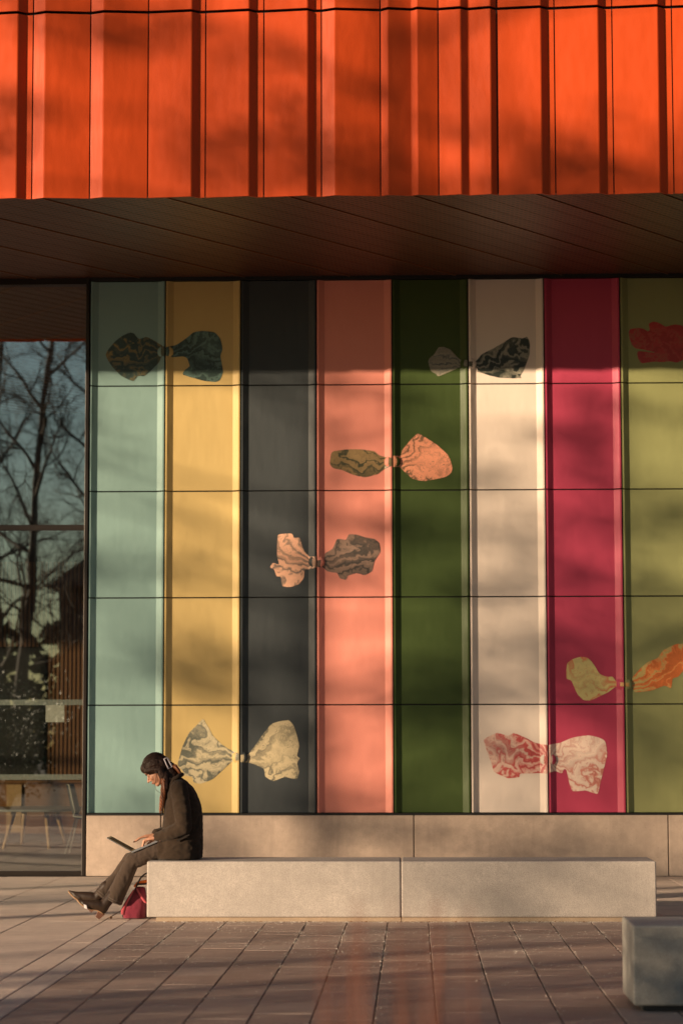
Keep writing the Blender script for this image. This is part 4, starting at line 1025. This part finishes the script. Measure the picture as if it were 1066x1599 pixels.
# evergreen shrubs added out of view to shade the near paving and bench end
def shrub_mesh(seed, h, w, n):
    r = random.Random(seed); fol, stem = MB(), MB()
    cl = [(Vector((r.gauss(0, w*0.28), r.gauss(0, w*0.28), h*r.uniform(0.18, 0.86))), r.uniform(0.18, 0.34)*w) for _ in range(22)]
    for c, R in cl: stem.tube([(0, 0, 0), (c.x*0.4, c.y*0.4, c.z*0.5), tuple(c)], [0.022, 0.014, 0.004], 5)
    for _ in range(n):
        c, R = r.choice(cl)
        d = Vector((r.gauss(0, 1), r.gauss(0, 1), r.gauss(0, 1))).normalized(); p = c + d*R*r.uniform(0.45, 1.05)
        if p.z < 0.05: continue
        a = Vector((r.gauss(0, 1), r.gauss(0, 1), r.gauss(0, 1))).normalized(); b2 = d.cross(a).normalized(); L = r.uniform(0.03, 0.06)
        u = (d*0.4 + a).normalized()
        fol.add([p, p+u*L*0.5+b2*L*0.28, p+u*L, p+u*L*0.5-b2*L*0.28], [(0, 1, 2, 3)])
    return fol.mesh('foliage'), stem.mesh('stem', True)
SH = [shrub_mesh(31, 1.75, 1.5, 8000), shrub_mesh(32, 2.05, 1.7, 9000)]
for i, (s, t_, k, sc, label) in enumerate([(9.9, 22.0, 0, 1.4, 'low evergreen shrub added for shade nearest the building left of the plaza'), (11.2, 22.6, 1, 1.75, 'second evergreen shrub added for shade left of the plaza'),
        (12.6, 21.8, 1, 1.62, 'third evergreen shrub added for shade left of the plaza'), (14.2, 22.4, 0, 1.9, 'fourth evergreen shrub added for shade beside the camera'), (16.2, 22.0, 1, 1.4, 'fifth evergreen shrub added for shade farthest from the building')]):
    x, y = st(s, t_)
    e = empty('shade_shrub', (x, y, 0.0), label, 'shrub', 'unseen evergreen shrubs added to shade the plaza')
    for nm, me, mm in (('foliage', SH[k][0], M_LEAF), ('stem', SH[k][1], M_BARK)):
        if not me.materials: me.materials.append(mm)
        o = bpy.data.objects.new(nm, me); COL.objects.link(o); o.parent = e
    e.scale = (sc,)*3; e.rotation_euler.z = i*1.9

# red stemmed shrub close to the lens: only its blurred stems show along the bottom edge
m, t, b = mat('red_stem', (0.15, 0.048, 0.025), 0.7); M_STEM = m
r3 = random.Random(4)
ds = empty('red_stem_shrub', (0.0, 3.40, 0.0), 'out of focus red stemmed shrub along the bottom edge', 'shrub')
build('root_crown', MB().ellipsoid((0, 3.40, -0.01), 0.12, 0.10, 0.05), M_BARK, ds, True)
for i in range(22):
    xp = r3.choice([r3.gauss(565, 22), r3.gauss(640, 18), r3.gauss(700, 14), r3.uniform(480, 740)]); dd = r3.uniform(2.9, 3.9)
    top = at_y(xp, r3.uniform(1395, 1500), dd)
    b0 = Vector((top.x*0.3 + r3.gauss(0, .03), 3.40+r3.gauss(0, .04), 0))
    md = b0.lerp(top, 0.55) + Vector((top.x*0.22, 0, 0.03))
    stm = build('stem', MB().tube([b0, b0.lerp(md, .5)+Vector((top.x*.12, 0, 0)), md, md.lerp(top, .55)+Vector((r3.gauss(0, .006), 0, 0)), top], [0.0054, 0.0048, 0.0040, 0.0030, 0.0010], 6), M_STEM, ds, True)

# grit, crumbs and a pebble on the paving
m, t, b = mat('grit', (0.78, 0.72, 0.64), 0.4); M_GRIT = m
r4 = random.Random(9); mb = MB()
def crumb(x, y, s, z=0.0):
    a = r4.random()*6.28; c, sn = math.cos(a), math.sin(a)
    vs = [(x+c*s, y+sn*s, z), (x-sn*s*.8, y+c*s*.8, z), (x-c*s, y-sn*s, z), (x+sn*s*.7, y-c*s*.7, z), (x+r4.gauss(0, s*.2), y+r4.gauss(0, s*.2), z+s*r4.uniform(.6, 1.1))]
    mb.add(vs, [(0, 1, 4), (1, 2, 4), (2, 3, 4), (3, 0, 4)])
n = 0
while n < 9000:
    x, y = r4.uniform(-2.1, 3.9), 19.46 - abs(r4.gauss(0, 1))*3.2
    if n % 4 == 0: y = 19.49 - abs(r4.gauss(0, 0.05))
    elif n % 4 == 1: x = RED_X0 + CW*round((x-RED_X0)/CW) + r4.gauss(0, 0.012)
    if y < 9.5: continue
    dens = mnoise.noise(Vector((x*1.1, y*2.2, 0)))*0.9 + 0.35
    if n % 4 and r4.random() > dens: continue
    crumb(x, y, r4.choice((0.0013, 0.0017, 0.0023, 0.0031, 0.0044)), 0.001); n += 1
for _ in range(500): crumb(r4.uniform(-4.5, -2.2), r4.uniform(12, 25.5), r4.uniform(0.0014, 0.0040), 0.001)
tag(build('grit', mb, M_GRIT), 'pale grit scattered over the paving', 'grit', kind='stuff')
m, t, b = mat('dead_leaf', (0.16, 0.075, 0.03), 0.8); mb = MB()
for _ in range(70):
    x = r4.uniform(-2.0, 1.9); y = 19.492 - abs(r4.gauss(0, 0.02)); crumb(x, y, r4.uniform(0.004, 0.012), 0.001)
tag(build('leaf_litter', mb, m), 'brown leaf crumbs along the foot of the bench', 'leaves', kind='stuff')
pb = wp(328, 1112, -.05); pbz = 0.012
tag(build('pebble', MB().ellipsoid((pb.x, YW-.05, pbz), .012, .010, .011, None, 8, 6), M_SOLE, smooth=True), 'small brown pebble on the paving between boot and bag', 'pebble')
